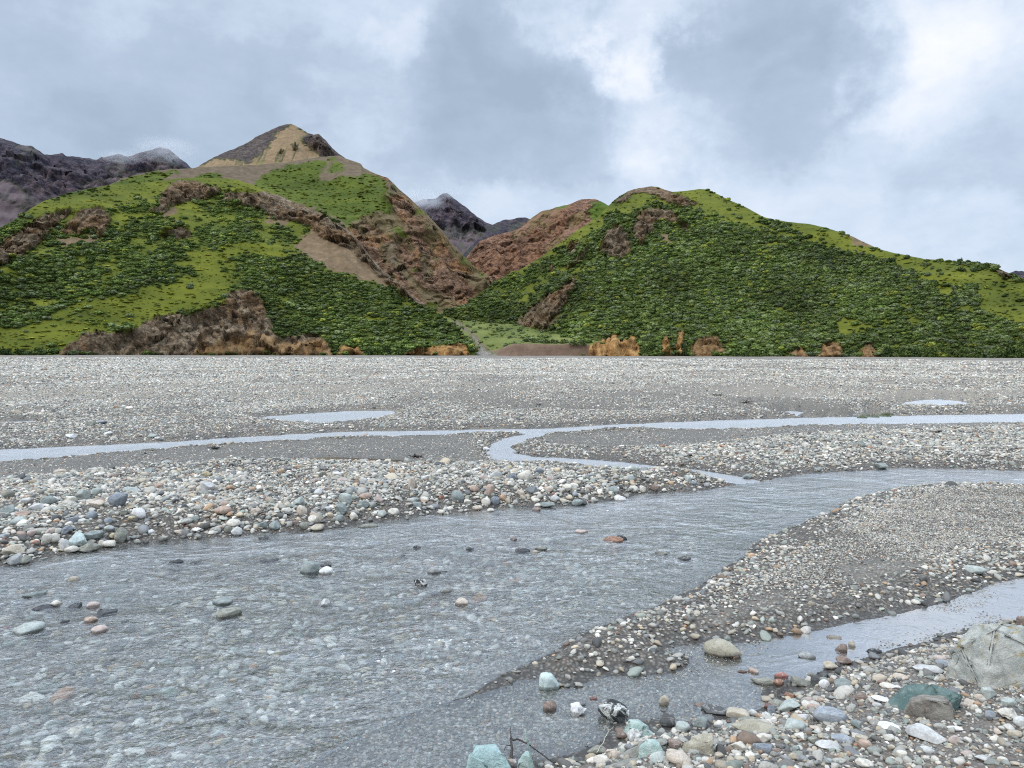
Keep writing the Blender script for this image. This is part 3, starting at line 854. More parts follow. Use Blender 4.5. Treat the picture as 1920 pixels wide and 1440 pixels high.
L_MEADOW = [[(60, 402), (95, 380), (140, 362), (260, 345), (320, 336), (300, 366), (235, 376), (225, 397), (130, 390)],
            [(330, 378), (352, 373), (378, 402), (362, 428), (318, 424), (312, 400)], [(345, 474), (362, 462), (430, 470), (440, 500), (402, 517), (345, 502)],
            [(-400, 668), (-400, 620), (0, 640), (60, 602), (150, 562), (300, 542), (350, 512), (432, 520), (442, 548), (382, 580), (270, 602), (190, 616), (110, 650), (80, 668)],
            [(380, 331), (440, 336), (500, 358), (440, 360), (390, 348)], [(488, 430), (510, 435), (506, 466), (494, 462)], [(178, 516), (212, 510), (216, 526), (188, 542)],
            [(540, 420), (590, 430), (570, 450), (540, 440)], [(230, 440), (290, 450), (300, 470), (240, 465)]]
l_rock = LH.mask(L_ROCK)
crags(LH, l_rock, 17.0, 9.5, 31)
LH.reproj()
l_rock, l_scree, l_mead = LH.mask(L_ROCK), LH.mask(L_SCREE, 9), LH.mask(L_MEADOW, 20)
thick = fbm(LH.PX / 70, LH.PY / 26, seed=50, oct=5, gain=0.6)
l_shrub = np.clip(sstep(-0.30, 0.16, thick + 0.32 * sstep(470, 620, LH.PX) * sstep(480, 540, LH.PY) - 0.55 * l_mead + 0.10), 0, 1) * (1 - l_mead * 0.7) * (1 - l_rock) * (1 - l_scree) * sstep(338, 362, LH.PY)
l_och = LH.mask([[(628, 672), (640, 648), (672, 646), (688, 672)], [(745, 672), (800, 650), (872, 641), (890, 672)]], 4) + 0.45 * LH.mask([[(350, 672), (400, 640), (480, 620), (520, 640), (626, 640), (626, 672)]], 8)
LH.build('left_hill', m_hill, att(l_rock, l_scree, l_shrub * 0.8, np.clip(l_och, 0, 1)))

# ---- the green hill on the right
RH = Hill([(830, 597), (835, 588), (850, 580), (873, 570), (897, 553), (927, 529), (980, 503), (1013, 483), (1047, 457), (1090, 427), (1120, 408), (1141, 386), (1156, 372), (1177, 359), (1198, 352.5),
           (1221, 349), (1234, 350), (1247, 356), (1260, 360), (1286, 358), (1312, 355), (1328, 356), (1344, 363), (1370, 376), (1401, 390), (1430, 406), (1448, 411), (1472, 415), (1511, 419.5),
           (1550, 427), (1576, 435), (1602, 445), (1628, 458), (1649, 467), (1680, 475), (1732, 485), (1798, 491), (1837, 494), (1863, 499), (1884, 509), (1902, 515), (1920, 522), (2000, 545), (2150, 575), (2400, 620), (2700, 650)],
          [(830, 850), (880, 800), (960, 730), (1050, 640), (1090, 604), (1200, 600), (1600, 590), (1920, 575), (2700, 560)],
          [(830, 44), (880, 36), (960, 24), (1050, 9.5), (1090, 1), (1130, 0.3), (2700, 0.3)], 1.55, 832, 2600, 2.6, 210, prof=0.88, rough=1.2, seed=8)
spurs(RH, 130, 15.0, 15)
RH.reproj()
R_ROCK = [[(1124, 472), (1135, 436), (1150, 420), (1165, 420), (1180, 450), (1186, 476), (1160, 486), (1130, 479)],
          [(1187, 432), (1190, 402), (1210, 393), (1235, 390), (1262, 395), (1292, 426), (1265, 420), (1240, 411), (1230, 416), (1216, 440), (1201, 462), (1190, 452)],
          [(1153, 376), (1177, 358), (1221, 347), (1250, 356), (1266, 366), (1300, 375), (1312, 383), (1270, 386), (1240, 373), (1215, 362), (1190, 364), (1165, 382)],
          [(962, 607), (1000, 572), (1040, 546), (1077, 518), (1078, 540), (1052, 580), (1022, 616), (990, 613)],
          [(1063, 477), (1070, 450), (1086, 455), (1078, 476)], [(1020, 505), (1040, 492), (1036, 508)], [(1063, 500), (1082, 482), (1100, 462), (1104, 468), (1082, 494), (1066, 507)],
          [(1086, 672), (1100, 650), (1130, 632), (1155, 627), (1168, 641), (1185, 623), (1196, 640), (1202, 672)], [(1238, 672), (1240, 640), (1250, 625), (1266, 668)],
          [(1264, 662), (1270, 620), (1280, 618), (1286, 668)], [(1293, 645), (1330, 625), (1350, 640), (1364, 660), (1340, 672), (1300, 672)],
          [(1478, 672), (1490, 655), (1510, 650), (1522, 672)], [(1528, 672), (1540, 645), (1575, 642), (1582, 672)], [(1608, 672), (1625, 645), (1640, 645), (1652, 672)],
          [(1862, 503), (1880, 506), (1900, 518), (1880, 522)]]
R_SCREE = [[(1570, 432), (1600, 443), (1645, 465), (1610, 460)], [(1232, 436), (1250, 440), (1262, 462), (1245, 455)], [(990, 620), (1030, 605), (1050, 585), (1046, 605), (1015, 625)],
           [(1262, 405), (1292, 424), (1300, 440), (1275, 430)]]
R_MEADOW = [[(1150, 385), (1175, 362), (1220, 350), (1320, 353), (1430, 404), (1550, 425), (1650, 468), (1740, 484), (1920, 518), (2600, 620), (2600, 660), (2200, 640), (1960, 615), (1890, 606), (1850, 588), (1800, 590),
             (1762, 562), (1748, 532), (1702, 506), (1642, 481), (1560, 470), (1500, 446), (1440, 431), (1380, 421), (1330, 404), (1280, 386), (1220, 376), (1192, 392), (1150, 402), (1112, 436),
             (1050, 470), (980, 510), (940, 523), (1050, 448), (1140, 384)],
            [(1672, 558), (1692, 562), (1722, 602), (1742, 612), (1702, 612)], [(1438, 570), (1482, 582), (1462, 592)], [(1290, 600), (1312, 606), (1296, 610)], [(1088, 580), (1128, 590), (1100, 600)],
            [(960, 560), (1000, 530), (1030, 520), (1000, 550), (970, 575)], [(1550, 600), (1600, 596), (1640, 620), (1580, 630)], [(1460, 610), (1500, 600), (1520, 620)]]
r_rock = RH.mask(R_ROCK)
crags(RH, r_rock, 15.0, 9.0, 37)
RH.reproj()
r_rock, r_scree, r_mead = RH.mask(R_ROCK), RH.mask(R_SCREE, 8), RH.mask(R_MEADOW, 13)
bush = RH.mask([[(1782, 560), (1790, 540), (1822, 536), (1836, 556), (1826, 570), (1790, 572)], [(1415, 415), (1470, 420), (1500, 440), (1440, 425)]], 6)
r_mead = np.clip(r_mead - bush, 0, 1)
thick = fbm(RH.PX / 60, RH.PY / 24, seed=54, oct=5, gain=0.6)
r_shrub = np.clip(sstep(-0.75, -0.25, thick), 0, 1) * (1 - r_mead * 0.97) * (1 - r_rock) * (1 - r_scree)
r_och = RH.mask([[(1080, 676), (1095, 645), (1160, 622), (1200, 620), (1210, 676)], [(1236, 676), (1238, 638), (1252, 622), (1285, 616), (1290, 676)]], 5) + 0.5 * RH.mask([[(1292, 676), (1295, 640), (1350, 622), (1368, 676)], [(1475, 676), (1500, 645), (1585, 638), (1660, 640), (1660, 676)]], 5)
RH.build('right_hill', m_hill, att(r_rock, r_scree, r_shrub * 0.8, np.clip(r_och, 0, 1)))

# ---- the brown mountain with the green shoulder behind the left hill
MM = Hill([(150, 380), (203, 347), (227, 335), (267, 325), (317, 318), (357, 316), (372, 314), (417, 311), (460, 311), (500, 307), (547, 303), (600, 294), (637, 291), (647, 297), (677, 307), (681, 314),
           (707, 327), (727, 333), (747, 353), (770, 373), (787, 390), (800, 400), (827, 430), (847, 457), (870, 480), (887, 497), (910, 513), (927, 523), (940, 535)],
          [(150, 930), (500, 930), (700, 900), (800, 870), (860, 866), (940, 880)], [(150, 60), (700, 50), (810, 47), (860, 50), (940, 60)], 1.55, 150, 934, 2.6, 230, prof=0.95, rough=2.0, seed=12)
spurs(MM, 120, 16.0, 25)
MM.reproj()
M_MEADOW = [[(440, 372), (470, 350), (500, 326), (540, 308), (606, 300), (612, 312), (598, 328), (600, 340), (640, 333), (700, 326), (722, 336), (727, 358), (712, 370), (738, 385), (720, 396), (700, 400), (666, 415),
             (656, 426), (640, 415), (600, 392), (560, 382), (500, 380), (460, 400)],
            [(200, 352), (240, 332), (290, 322), (340, 322), (300, 338), (262, 350)], [(360, 335), (400, 322), (420, 330), (400, 350)], [(615, 320), (632, 304), (650, 312), (640, 322)], [(620, 297), (632, 294), (628, 302), (614, 303)]]
M_SCREE = [[(715, 335), (735, 340), (752, 362), (740, 370), (728, 355)], [(722, 465), (745, 455), (740, 475), (738, 500), (726, 490)], [(790, 470), (802, 480), (810, 520), (800, 525)]]
m_mead = MM.mask(M_MEADOW, 7)
rk = np.clip(1 - m_mead, 0, 1) * sstep(640, 690, MM.PX + (MM.PY - 400) * 0.4)
crags(MM, rk, 34.0, 14.0, 41)
MM.reproj()
m_mead, m_scr = MM.mask(M_MEADOW, 7), MM.mask(M_SCREE, 8)
cliff = sstep(640, 690, MM.PX + (MM.PY - 400) * 0.5)
streak = sstep(0.05, 0.35, fbm((MM.PX - MM.PY * 0.8) / 22, (MM.PX + MM.PY) / 160, seed=71, oct=4)) * cliff * 0.7
m_green2 = sstep(0.28, 0.42, fbm(MM.PX / 30, MM.PY / 22, seed=72, oct=4)) * cliff * 0.5
scr = np.clip(np.maximum(np.maximum(m_scr, streak), (1 - cliff) * (1 - m_mead)), 0, 1)
rockm = np.clip(cliff * (1 - m_mead) * (1 - m_scr) * (1 - streak) - m_green2, 0, 1)
MM.build('brown_mountain', m_mid, att(rockm, np.clip(scr * (1 - m_mead) - m_green2, 0, 1), m_mead * 0))

# ---- the tan pyramid above it
PK = Hill([(330, 335), (367, 315), (393, 300), (417, 287), (443, 278), (467, 265), (493, 250), (510, 241), (533, 234), (545, 231), (560, 238), (577, 249), (588, 252), (597, 250), (610, 263), (623, 278), (637, 291), (670, 312), (720, 345)],
          [(330, 1700), (720, 1750)], [(330, 300), (545, 260), (720, 300)], 1.5, 330, 716, 1.6, 150, prof=0.97, rough=2.2, seed=16,
          rfix=[(330, 2150), (545, 2400), (640, 2300), (720, 2200)])
spurs(PK, 150, 14.0, 35)
PK.reproj()
P_TAN = [[(448, 322), (468, 305), (492, 285), (520, 256), (545, 232), (556, 236), (570, 246), (567, 262), (578, 278), (604, 296), (560, 318)],
         [(355, 322), (372, 314), (396, 302), (440, 299), (472, 307), (440, 320)]]
P_DARK = [[(565, 264), (578, 255), (590, 248), (608, 256), (642, 294), (612, 294), (585, 281)], [(548, 270), (556, 268), (558, 278), (550, 280)], [(522, 282), (528, 281), (528, 287), (522, 287)]]
p_dark = PK.mask(P_DARK, 3)
crags(PK, p_dark, 30.0, 22.0, 45)
PK.reproj()
p_dark, p_tan = PK.mask(P_DARK, 3), PK.mask(P_TAN, 8)
p_str = sstep(0.15, 0.5, fbm((PK.PX + (PK.PY - 240) * 0.35) / 9, PK.PY / 60, seed=88, oct=4))
p_tan = p_tan * (1 - 0.55 * p_str * sstep(245, 300, PK.PY))
p_green = PK.mask([[(470, 322), (475, 306), (500, 302), (540, 306), (540, 322)]], 5)
p_rock = np.clip(1 - p_tan - p_green, 0, 1)
PK.build('tan_peak', m_tan, att(np.maximum(p_rock, p_dark), p_tan * (1 - p_dark), p_tan * 0))

# ---- far mountains
FL = Hill([(-700, 330), (-400, 270), (-150, 235), (0, 258), (33, 268), (60, 275), (83, 290), (97, 290), (110, 288), (117, 285), (125, 292), (150, 293), (180, 301), (190, 295), (225, 289), (240, 293), (260, 287),
           (280, 283), (300, 276), (317, 280), (340, 298), (357, 314), (420, 345), (520, 380)],
          [(-700, 1900), (520, 2200)], [(-700, 60), (520, 60)], 1.6, -600, 500, 2.6, 150, prof=1.0, rough=3.2, seed=21)
spurs(FL, 260, 60.0, 55)
crags(FL, sstep(0.35, 0.9, FL.tt), 70.0, 34.0, 57)
FL.reproj()
fl_s = sstep(-0.1, 0.25, fbm(FL.PX / 60, FL.PY / 40, seed=91, oct=4) + 0.5 - FL.tt * 0.75 + 0.25 * sstep(100, 0, FL.PX))
FL.build('far_left_mountain', m_far, att(1 - fl_s, fl_s, fl_s * 0))

FP = Hill([(690, 440), (740, 402), (777, 380), (793, 374), (817, 371), (830, 362), (840, 362), (857, 376), (873, 389), (893, 406), (913, 418), (960, 438), (1050, 470)],
          [(690, 2500), (1050, 2500)], [(690, 100), (1050, 100)], 1.6, 690, 1040, 1.8, 110, prof=1.0, rough=3.0, seed=23)
spurs(FP, 260, 55.0, 61)
crags(FP, sstep(0.2, 0.9, FP.tt), 80.0, 40.0, 63)
FP.reproj()
fp_s = sstep(420, 450, FP.PY + 14 * fbm(FP.PX / 14, FP.PY / 10, seed=94))
fp_g = 0.6 * sstep(0.1, 0.3, fbm(FP.PX / 18, FP.PY / 10, seed=95)) * fp_s
FP.build('far_peak', m_far, att(np.clip(1 - fp_s, 0, 1), np.clip(fp_s - fp_g, 0, 1), fp_s * 0))

DR = Hill([(840, 500), (868, 478), (897, 448), (923, 421), (935, 416), (947, 412), (960, 411), (973, 407), (985, 407), (998, 413), (1030, 430)],
          [(840, 1700), (1030, 1800)], [(840, 120), (1030, 140)], 1.6, 842, 1028, 1.8, 80, prof=1.0, rough=1.5, seed=25)
spurs(DR, 120, 18.0, 65)
DR.reproj()
dr_g = sstep(-0.1, 0.3, fbm(DR.PX / 16, DR.PY / 10, seed=97)) * 0.6
DR.build('dark_ridge', m_far, att(1 - 0.5 * dr_g, dr_g * 0, dr_g * 0.8))

RR_ = Hill([(845, 520), (870, 490), (880, 476), (897, 455), (930, 440), (962, 433), (973, 427), (1000, 407), (1013, 397), (1040, 389), (1063, 385), (1080, 377), (1097, 372), (1117, 375), (1140, 384), (1200, 410), (1300, 450)],
           [(845, 1130), (930, 1080), (1300, 1050)], [(845, 75), (930, 70), (1300, 60)], 1.55, 848, 1290, 2.0, 170, prof=0.95, rough=2.5, seed=27)
spurs(RR_, 70, 16.0, 75, 0.7)
crags(RR_, RR_.tt * 0 + 1, 26.0, 9.0, 77)
RR_.reproj()
rr_g = RR_.mask([[(1098, 398), (1110, 380), (1130, 376), (1200, 405), (1160, 420), (1110, 410)], [(1040, 392), (1050, 384), (1066, 384), (1060, 391)]], 5)
rr_s = sstep(0.0, 0.35, fbm((RR_.PX + RR_.PY) / 30, RR_.PY / 60, seed=98, oct=4)) * (1 - rr_g)
RR_.build('red_ridge', m_red, att(np.clip(1 - rr_g - rr_s, 0, 1), rr_s, rr_g * 0.3))

FR = Hill([(1840, 530), (1875, 520), (1895, 511), (1905, 507), (1916, 508), (1950, 516), (2050, 500), (2200, 520), (2500, 560)], [(1840, 4200), (2500, 4200)], [(1840, 50), (2500, 50)], 1.8, 1842, 2490, 3.0, 60, rough=2.0, seed=29)
spurs(FR, 300, 60.0, 85)
FR.build('far_right_mountain', m_far, att(FR.tt * 0 + 1.0, FR.tt * 0, FR.tt * 0))

# ---- the creek fan between the two hills, with its cut bank
FN = Hill([(760, 600), (800, 586), (817, 580), (840, 585), (860, 592), (900, 596), (960, 606), (1030, 618), (1110, 630), (1150, 640)], [(760, 600), (1150, 603)], [(760, 0.1), (1150, 0.1)], 1, 770, 1140, 2.2, 130, rough=0.5, seed=33,
          rfix=[(760, 780), (800, 880), (830, 900), (870, 840), (960, 740), (1050, 660), (1110, 622), (1150, 615)], nback=10)
zf0 = curve([(760, 6), (880, 3.0), (905, 0.2), (925, 0.3), (945, 6.5), (960, 9.0), (1090, 9.5), (1150, 9)])(FN.px)[:, None]
fr_ = FN.tt
step_ = sstep(0.0, 0.035, fr_)
top = FN.Z[:, -11:-10]
FN.Z = np.where(fr_ <= 1, zf0 * step_ + (np.maximum(top - zf0, 0.5)) * np.clip(fr_, 0, 1) ** 1.05, FN.Z)
FN.Z[:, 0] = -4
creek = curve([(0, 912), (0.1, 908), (0.3, 895), (0.5, 880), (0.75, 858), (1.0, 840)])(np.clip(fr_, 0, 1))
dc = np.abs(FN.px[:, None] - creek + 6 * fbm(fr_ * 9, fr_ * 0 + FN.px[:, None] / 50, seed=81))
cw = 3.5 + 20 * np.exp(-fr_ * 12)
bed = 1 - sstep(cw * 0.7, cw * 1.25, dc)
FN.Z = FN.Z - bed * 2.5 * sstep(0.03, 0.2, fr_) + 0.8 * fbm(FN.X / 12, FN.Y / 20, seed=83, oct=4) * step_
FN.reproj()
cutb = (1 - sstep(0.03, 0.05, fr_)) * (1 - bed)
cut2 = sstep(cw * 1.0, cw * 1.3, dc) * (1 - sstep(cw * 1.6, cw * 2.6, dc)) * 0.8
fan_sh = sstep(-0.3, 0.1, fbm(FN.PX / 30, FN.PY / 7, seed=84, oct=4)) * (1 - bed) * (1 - cutb)
m_fan = hill_material('creek_fan', [(0.17, 0.15, 0.125), (0.25, 0.225, 0.19), (0.33, 0.305, 0.265), (0.22, 0.185, 0.145)], [(0.13, 0.085, 0.06), (0.20, 0.135, 0.095), (0.26, 0.185, 0.135)],
                      [(0.085, 0.105, 0.03), (0.14, 0.165, 0.045), (0.20, 0.215, 0.07), (0.26, 0.25, 0.12)], UNDER)
FN.build('creek_fan', m_fan, att(bed, np.clip(np.maximum(cutb, cut2), 0, 1), fan_sh * 0.35))

# ------------------------------------------------------------------ shrubs
m_leaf, N = new_mat('shrub_foliage')
ia = N.n('ShaderNodeAttribute', attribute_name='pcol', attribute_type='INSTANCER')
va = N.n('ShaderNodeAttribute', attribute_name='leaf')
oc = N.n('ShaderNodeNewGeometry').outputs['Position']
nn = N.noise(oc, 1.1, 3.0, 0.6)[0]
cc = N.mix(1.0, ia.outputs['Color'], N.ramp(nn, [(0.3, g3(0.8)), (0.7, g3(1.25))]), 'MULTIPLY')
pb = N.n('ShaderNodeBsdfPrincipled', {'Base Color': cc, 'Roughness': 0.8, 'Specular IOR Level': 0.2})
N.t.links.new(pb.outputs[0], N.n('ShaderNodeOutputMaterial').inputs[0])


def shrub_nodes(mat, nvar=6):
    ng = bpy.data.node_groups.new('thicket', 'GeometryNodeTree')
    ng.interface.new_socket('Geometry', in_out='INPUT', socket_type='NodeSocketGeometry')
    ng.interface.new_socket('Geometry', in_out='OUTPUT', socket_type='NodeSocketGeometry')
    G = NT(ng)
    gi = G.n('NodeGroupInput'); go = G.n('NodeGroupOutput')
    gti = G.n('GeometryNodeGeometryToInstance')
    for k in range(nvar):
        ico = G.n('GeometryNodeMeshIcoSphere', {'Radius': 0.8, 'Subdivisions': 3})
        p = G.n('GeometryNodeInputPosition').outputs[0]
        nz = G.noise(G.vmath('ADD', p, (k * 5.3, k * 2.1, -k * 3.7)), 1.6, 3.0, 0.6)[1]
        dv = G.vmath('MULTIPLY', G.vmath('SUBTRACT', nz, (0.5, 0.5, 0.5)), (1.3, 1.3, 1.1))
        q = G.vmath('MULTIPLY', G.vmath('ADD', p, dv), (0.95, 0.95, 0.85))
        sp = G.n('GeometryNodeSetPosition', {'Geometry': ico.outputs['Mesh'], 'Position': q})
        dp = G.n('GeometryNodeDistributePointsOnFaces', {'Mesh': sp.outputs[0], 'Density': 16.0, 'Seed': k + 3})
        leaf = G.n('GeometryNodeMeshGrid', {'Size X': 0.34, 'Size Y': 0.16, 'Vertices X': 2, 'Vertices Y': 2})
        rv = G.n('FunctionNodeRandomValue', data_type='FLOAT_VECTOR')
        rv.inputs[0].default_value = (-1.2, -1.2, 0); rv.inputs[1].default_value = (1.2, 1.2, 6.28)
        e2 = G.n('FunctionNodeEulerToRotation', {0: rv.outputs[0]})
        io = G.n('GeometryNodeInstanceOnPoints', {'Points': dp.outputs[0], 'Instance': leaf.outputs[0], 'Rotation': e2.outputs[0]})
        rl = G.n('GeometryNodeRealizeInstances', {0: io.outputs[0]})
        jn = G.n('GeometryNodeJoinGeometry')
        G.t.links.new(sp.outputs[0], jn.inputs[0]); G.t.links.new(rl.outputs[0], jn.inputs[0])
        sm = G.n('GeometryNodeSetMaterial', {'Geometry': jn.outputs[0], 'Material': mat})
        G.t.links.new(sm.outputs[0], gti.inputs[0])
    sa = G.n('GeometryNodeInputNamedAttribute', data_type='FLOAT_VECTOR'); sa.inputs[0].default_value = 'scl'
    ra = G.n('GeometryNodeInputNamedAttribute', data_type='FLOAT_VECTOR'); ra.inputs[0].default_value = 'rot'
    ri = G.n('FunctionNodeRandomValue', data_type='INT'); ri.inputs[4].default_value = 0; ri.inputs[5].default_value = nvar - 1
    e2r = G.n('FunctionNodeEulerToRotation', {0: ra.outputs[0]})
    iop = G.n('GeometryNodeInstanceOnPoints', {'Points': gi.outputs[0], 'Instance': gti.outputs[0], 'Pick Instance': True,
                                               'Instance Index': ri.outputs[2], 'Rotation': e2r.outputs[0], 'Scale': sa.outputs[0]})
    G.t.links.new(iop.outputs[0], go.inputs[0])
    return ng


SHRUB_NG = shrub_nodes(m_leaf)
LEAFC = np.array([(0.046, 0.070, 0.016), (0.066, 0.095, 0.020), (0.092, 0.122, 0.030), (0.112, 0.138, 0.055), (0.078, 0.098, 0.046), (0.145, 0.165, 0.028)])
LEAFW = np.array([0.27, 0.27, 0.19, 0.11, 0.10, 0.06])


def thicket(name, h, dens, count, wmed, hrel, bright=1.0, leafw=LEAFW, stretch=(1.0, 2.0)):
    """count shrubs spread over a hill where dens says, evenly as the slope is seen from the plain"""
    ok = (h.tt[:-1, :-1] >= 0.0) & (h.tt[:-1, :-1] < 0.995)
    area = np.abs((h.PX[1:, :-1] - h.PX[:-1, :-1]) * (h.PY[:-1, 1:] - h.PY[:-1, :-1])) + 0.3
    inx = (h.PX[:-1, :-1] > -420) & (h.PX[:-1, :-1] < 2340)
    w = (dens[:-1, :-1] * area * ok * inx).ravel()
    idx = rng.choice(len(w), count, p=w / w.sum())
    i, j = np.unravel_index(idx, area.shape)
    u, v = rng.uniform(0, 1, count), rng.uniform(0, 1, count)

    def at_(A):
        return (A[i, j] * (1 - u) + A[i + 1, j] * u) * (1 - v) + (A[i, j + 1] * (1 - u) + A[i + 1, j + 1] * u) * v
    P = np.stack([at_(h.X), at_(h.Y), at_(h.Z)], -1)
    wd = np.clip(wmed * np.exp(rng.normal(0, 0.62, count)), wmed * 0.4, wmed * 3.4)
    sc = np.stack([wd * rng.uniform(*stretch, count), wd * rng.uniform(0.9, 1.3, count), wd * hrel * rng.uniform(0.75, 1.25, count)], -1) * 0.5
    P[:, 2] += sc[:, 2] * 0.35
    rot = np.stack([np.zeros(count), np.zeros(count), -np.arctan2(P[:, 0], P[:, 1]) + rng.normal(0, 0.5, count)], -1)
    col = LEAFC[rng.choice(len(LEAFC), count, p=leafw)] * bright * rng.uniform(0.75, 1.25, (count, 1))
    patch = fbm(P[:, 0] / 45, P[:, 1] / 45, seed=101, oct=3)
    col = col * (1 + 0.6 * patch[:, None])
    return scatter(name, P, sc, rot, np.concatenate([col, np.ones((count, 1))], 1), SHRUB_NG, m_leaf)


streaky = fbm(LH.PX / 16, LH.PY / 3.2, seed=120, oct=4, gain=0.6)
thicket('left_hill_shrubbery', LH, np.clip(l_shrub - 0.05, 0, 1) * (0.2 + 0.8 * sstep(-0.35, 0.1, fbm(LH.PX / 15, LH.PY / 6, seed=124, oct=4, gain=0.6))) + 0.012 * (1 - l_rock) * (1 - l_scree) * sstep(-0.05, 0.4, streaky) * (LH.tt < 0.97), 25000, 2.1, 0.60, 1.4, LEAFW, (0.8, 1.35))
thicket('right_hill_shrubbery', RH, np.clip(r_shrub, 0, 1) * (0.25 + 0.75 * sstep(-0.35, 0.1, fbm(RH.PX / 15, RH.PY / 7, seed=123, oct=4, gain=0.6))) + 0.0015 * (1 - r_rock) * sstep(0.1, 0.4, fbm(RH.PX / 16, RH.PY / 3.2, seed=121, oct=4)) * (RH.tt < 0.95) + bush, 44000, 2.2, 0.64, 1.35, np.array([0.2, 0.22, 0.22, 0.18, 0.13, 0.05]), (0.8, 1.25))
thicket('creek_fan_willows', FN, (fan_sh + 0.05) * (1 - bed) * (1 - cutb), 650, 1.9, 0.65, 1.7, np.array([0.05, 0.1, 0.25, 0.3, 0.2, 0.1]), (0.9, 1.4))

MEADC = [(0.055, 0.065, 0.010), (0.092, 0.102, 0.013), (0.135, 0.14, 0.016), (0.18, 0.17, 0.026), (0.19, 0.17, 0.045), (0.105, 0.11, 0.028)]
LEAFC_B = LEAFC.copy(); LEAFC[:] = MEADC
MW = np.array([0.2, 0.25, 0.22, 0.15, 0.08, 0.1])
thicket('left_meadow_grass', LH, (1 - l_rock) * (1 - l_scree) * (1 - 0.75 * l_shrub) * (LH.tt < 0.985), 4500, 0.95, 0.24, 2.6, MW, (1.0, 2.6))
thicket('right_meadow_grass', RH, (1 - r_rock) * (1 - r_scree) * (1 - 0.9 * r_shrub) * (RH.tt < 0.985), 2200, 0.9, 0.24, 2.6, MW, (1.0, 2.6))
thicket('mountain_meadow_grass', MM, np.clip(m_mead - 0.2, 0, 1) * (MM.tt < 0.985) + 0.04 * m_green2, 1200, 1.8, 0.22, 2.2, MW, (1.0, 2.4))
LEAFC[:] = LEAFC_B

# single shrubs that stand clear of the thickets
def shrub_mesh(seed, nleaf=420):
    r = np.random.default_rng(seed)
    V, F = [], []
    for k in range(nleaf):
        d = r.normal(0, 1, 3); d /= np.linalg.norm(d); d[2] = abs(d[2]) * 1.05 - 0.05
        lob = 0.72 + 0.36 * vnoise(np.array([d[0] * 1.9 + seed]), np.array([d[1] * 1.9]), np.array([d[2] * 1.9]), seed)[0]
        c = d * lob * r.uniform(0.55, 1.0) * np.array([1, 1, 1.25])
        a = r.normal(0, 1, 3); a /= np.linalg.norm(a); b = np.cross(a, r.normal(0, 1, 3)); b /= np.linalg.norm(b)
        l, w = r.uniform(0.10, 0.2), r.uniform(0.05, 0.1)
        n0 = len(V)
        V += [c - a * l, c - b * w, c + a * l, c + b * w]
        F.append((n0, n0 + 1, n0 + 2, n0 + 3))
    for k in range(6):
        a = r.uniform(0, 6.28); t = np.array([math.cos(a) * 0.5, math.sin(a) * 0.5, 0.85])
        s1 = np.array([0.035, 0, 0]); s2 = np.array([0, 0.035, 0])
        n0 = len(V)
        V += [-s1, s1, t + s1 * 0.4, t - s1 * 0.4, -s2, s2, t + s2 * 0.4, t - s2 * 0.4]
        F += [(n0, n0 + 1, n0 + 2, n0 + 3), (n0 + 4, n0 + 5, n0 + 6, n0 + 7)]
    return np.array(V), np.array(F)


m_leaf1, N = new_mat('single_shrub_foliage')
oi = N.n('ShaderNodeObjectInfo')
nn = N.noise(N.n('ShaderNodeNewGeometry').outputs['Position'], 1.4, 3.0, 0.6)[0]
cc = N.mix(1.0, oi.outputs['Color'], N.ramp(nn, [(0.3, g3(0.8)), (0.7, g3(1.25))]), 'MULTIPLY')
pb = N.n('ShaderNodeBsdfPrincipled', {'Base Color': cc, 'Roughness': 0.8, 'Specular IOR Level': 0.2})
N.t.links.new(pb.outputs[0], N.n('ShaderNodeOutputMaterial').inputs[0])
SHRUB_ME = []
for k in range(4):
    o = mesh_from('shrub', *shrub_mesh(60 + k), m_leaf1, smooth=False)
    SHRUB_ME.append(o.data)
    bpy.data.objects.remove(o)


def hill_point(h, px, py):
    d = (h.PX - px) ** 2 + (h.PY - py) ** 2 + 1e6 * (h.tt > 1.0) + 1e6 * (h.tt < 0)
    i, j = np.unravel_index(np.argmin(d), d.shape)
    return h.X[i, j], h.Y[i, j], h.Z[i, j]


def lone_shrub(h, px, py, wpx, hpx, col, label, group=None):
    x, y, z = hill_point(h, px, py)
    D = math.hypot(x, y) / FPX
    o = bpy.data.objects.new('shrub', random.choice(SHRUB_ME)); COL.objects.link(o)
    o.location = (x, y, z - 0.2)
    o.rotation_euler = (0, 0, random.uniform(0, 6.28))
    o.scale = (wpx * D / 1.9, wpx * D / 1.9, hpx * D / 1.25)
    o.color = (*col, 1)
    return tag(o, label, 'shrub', group)


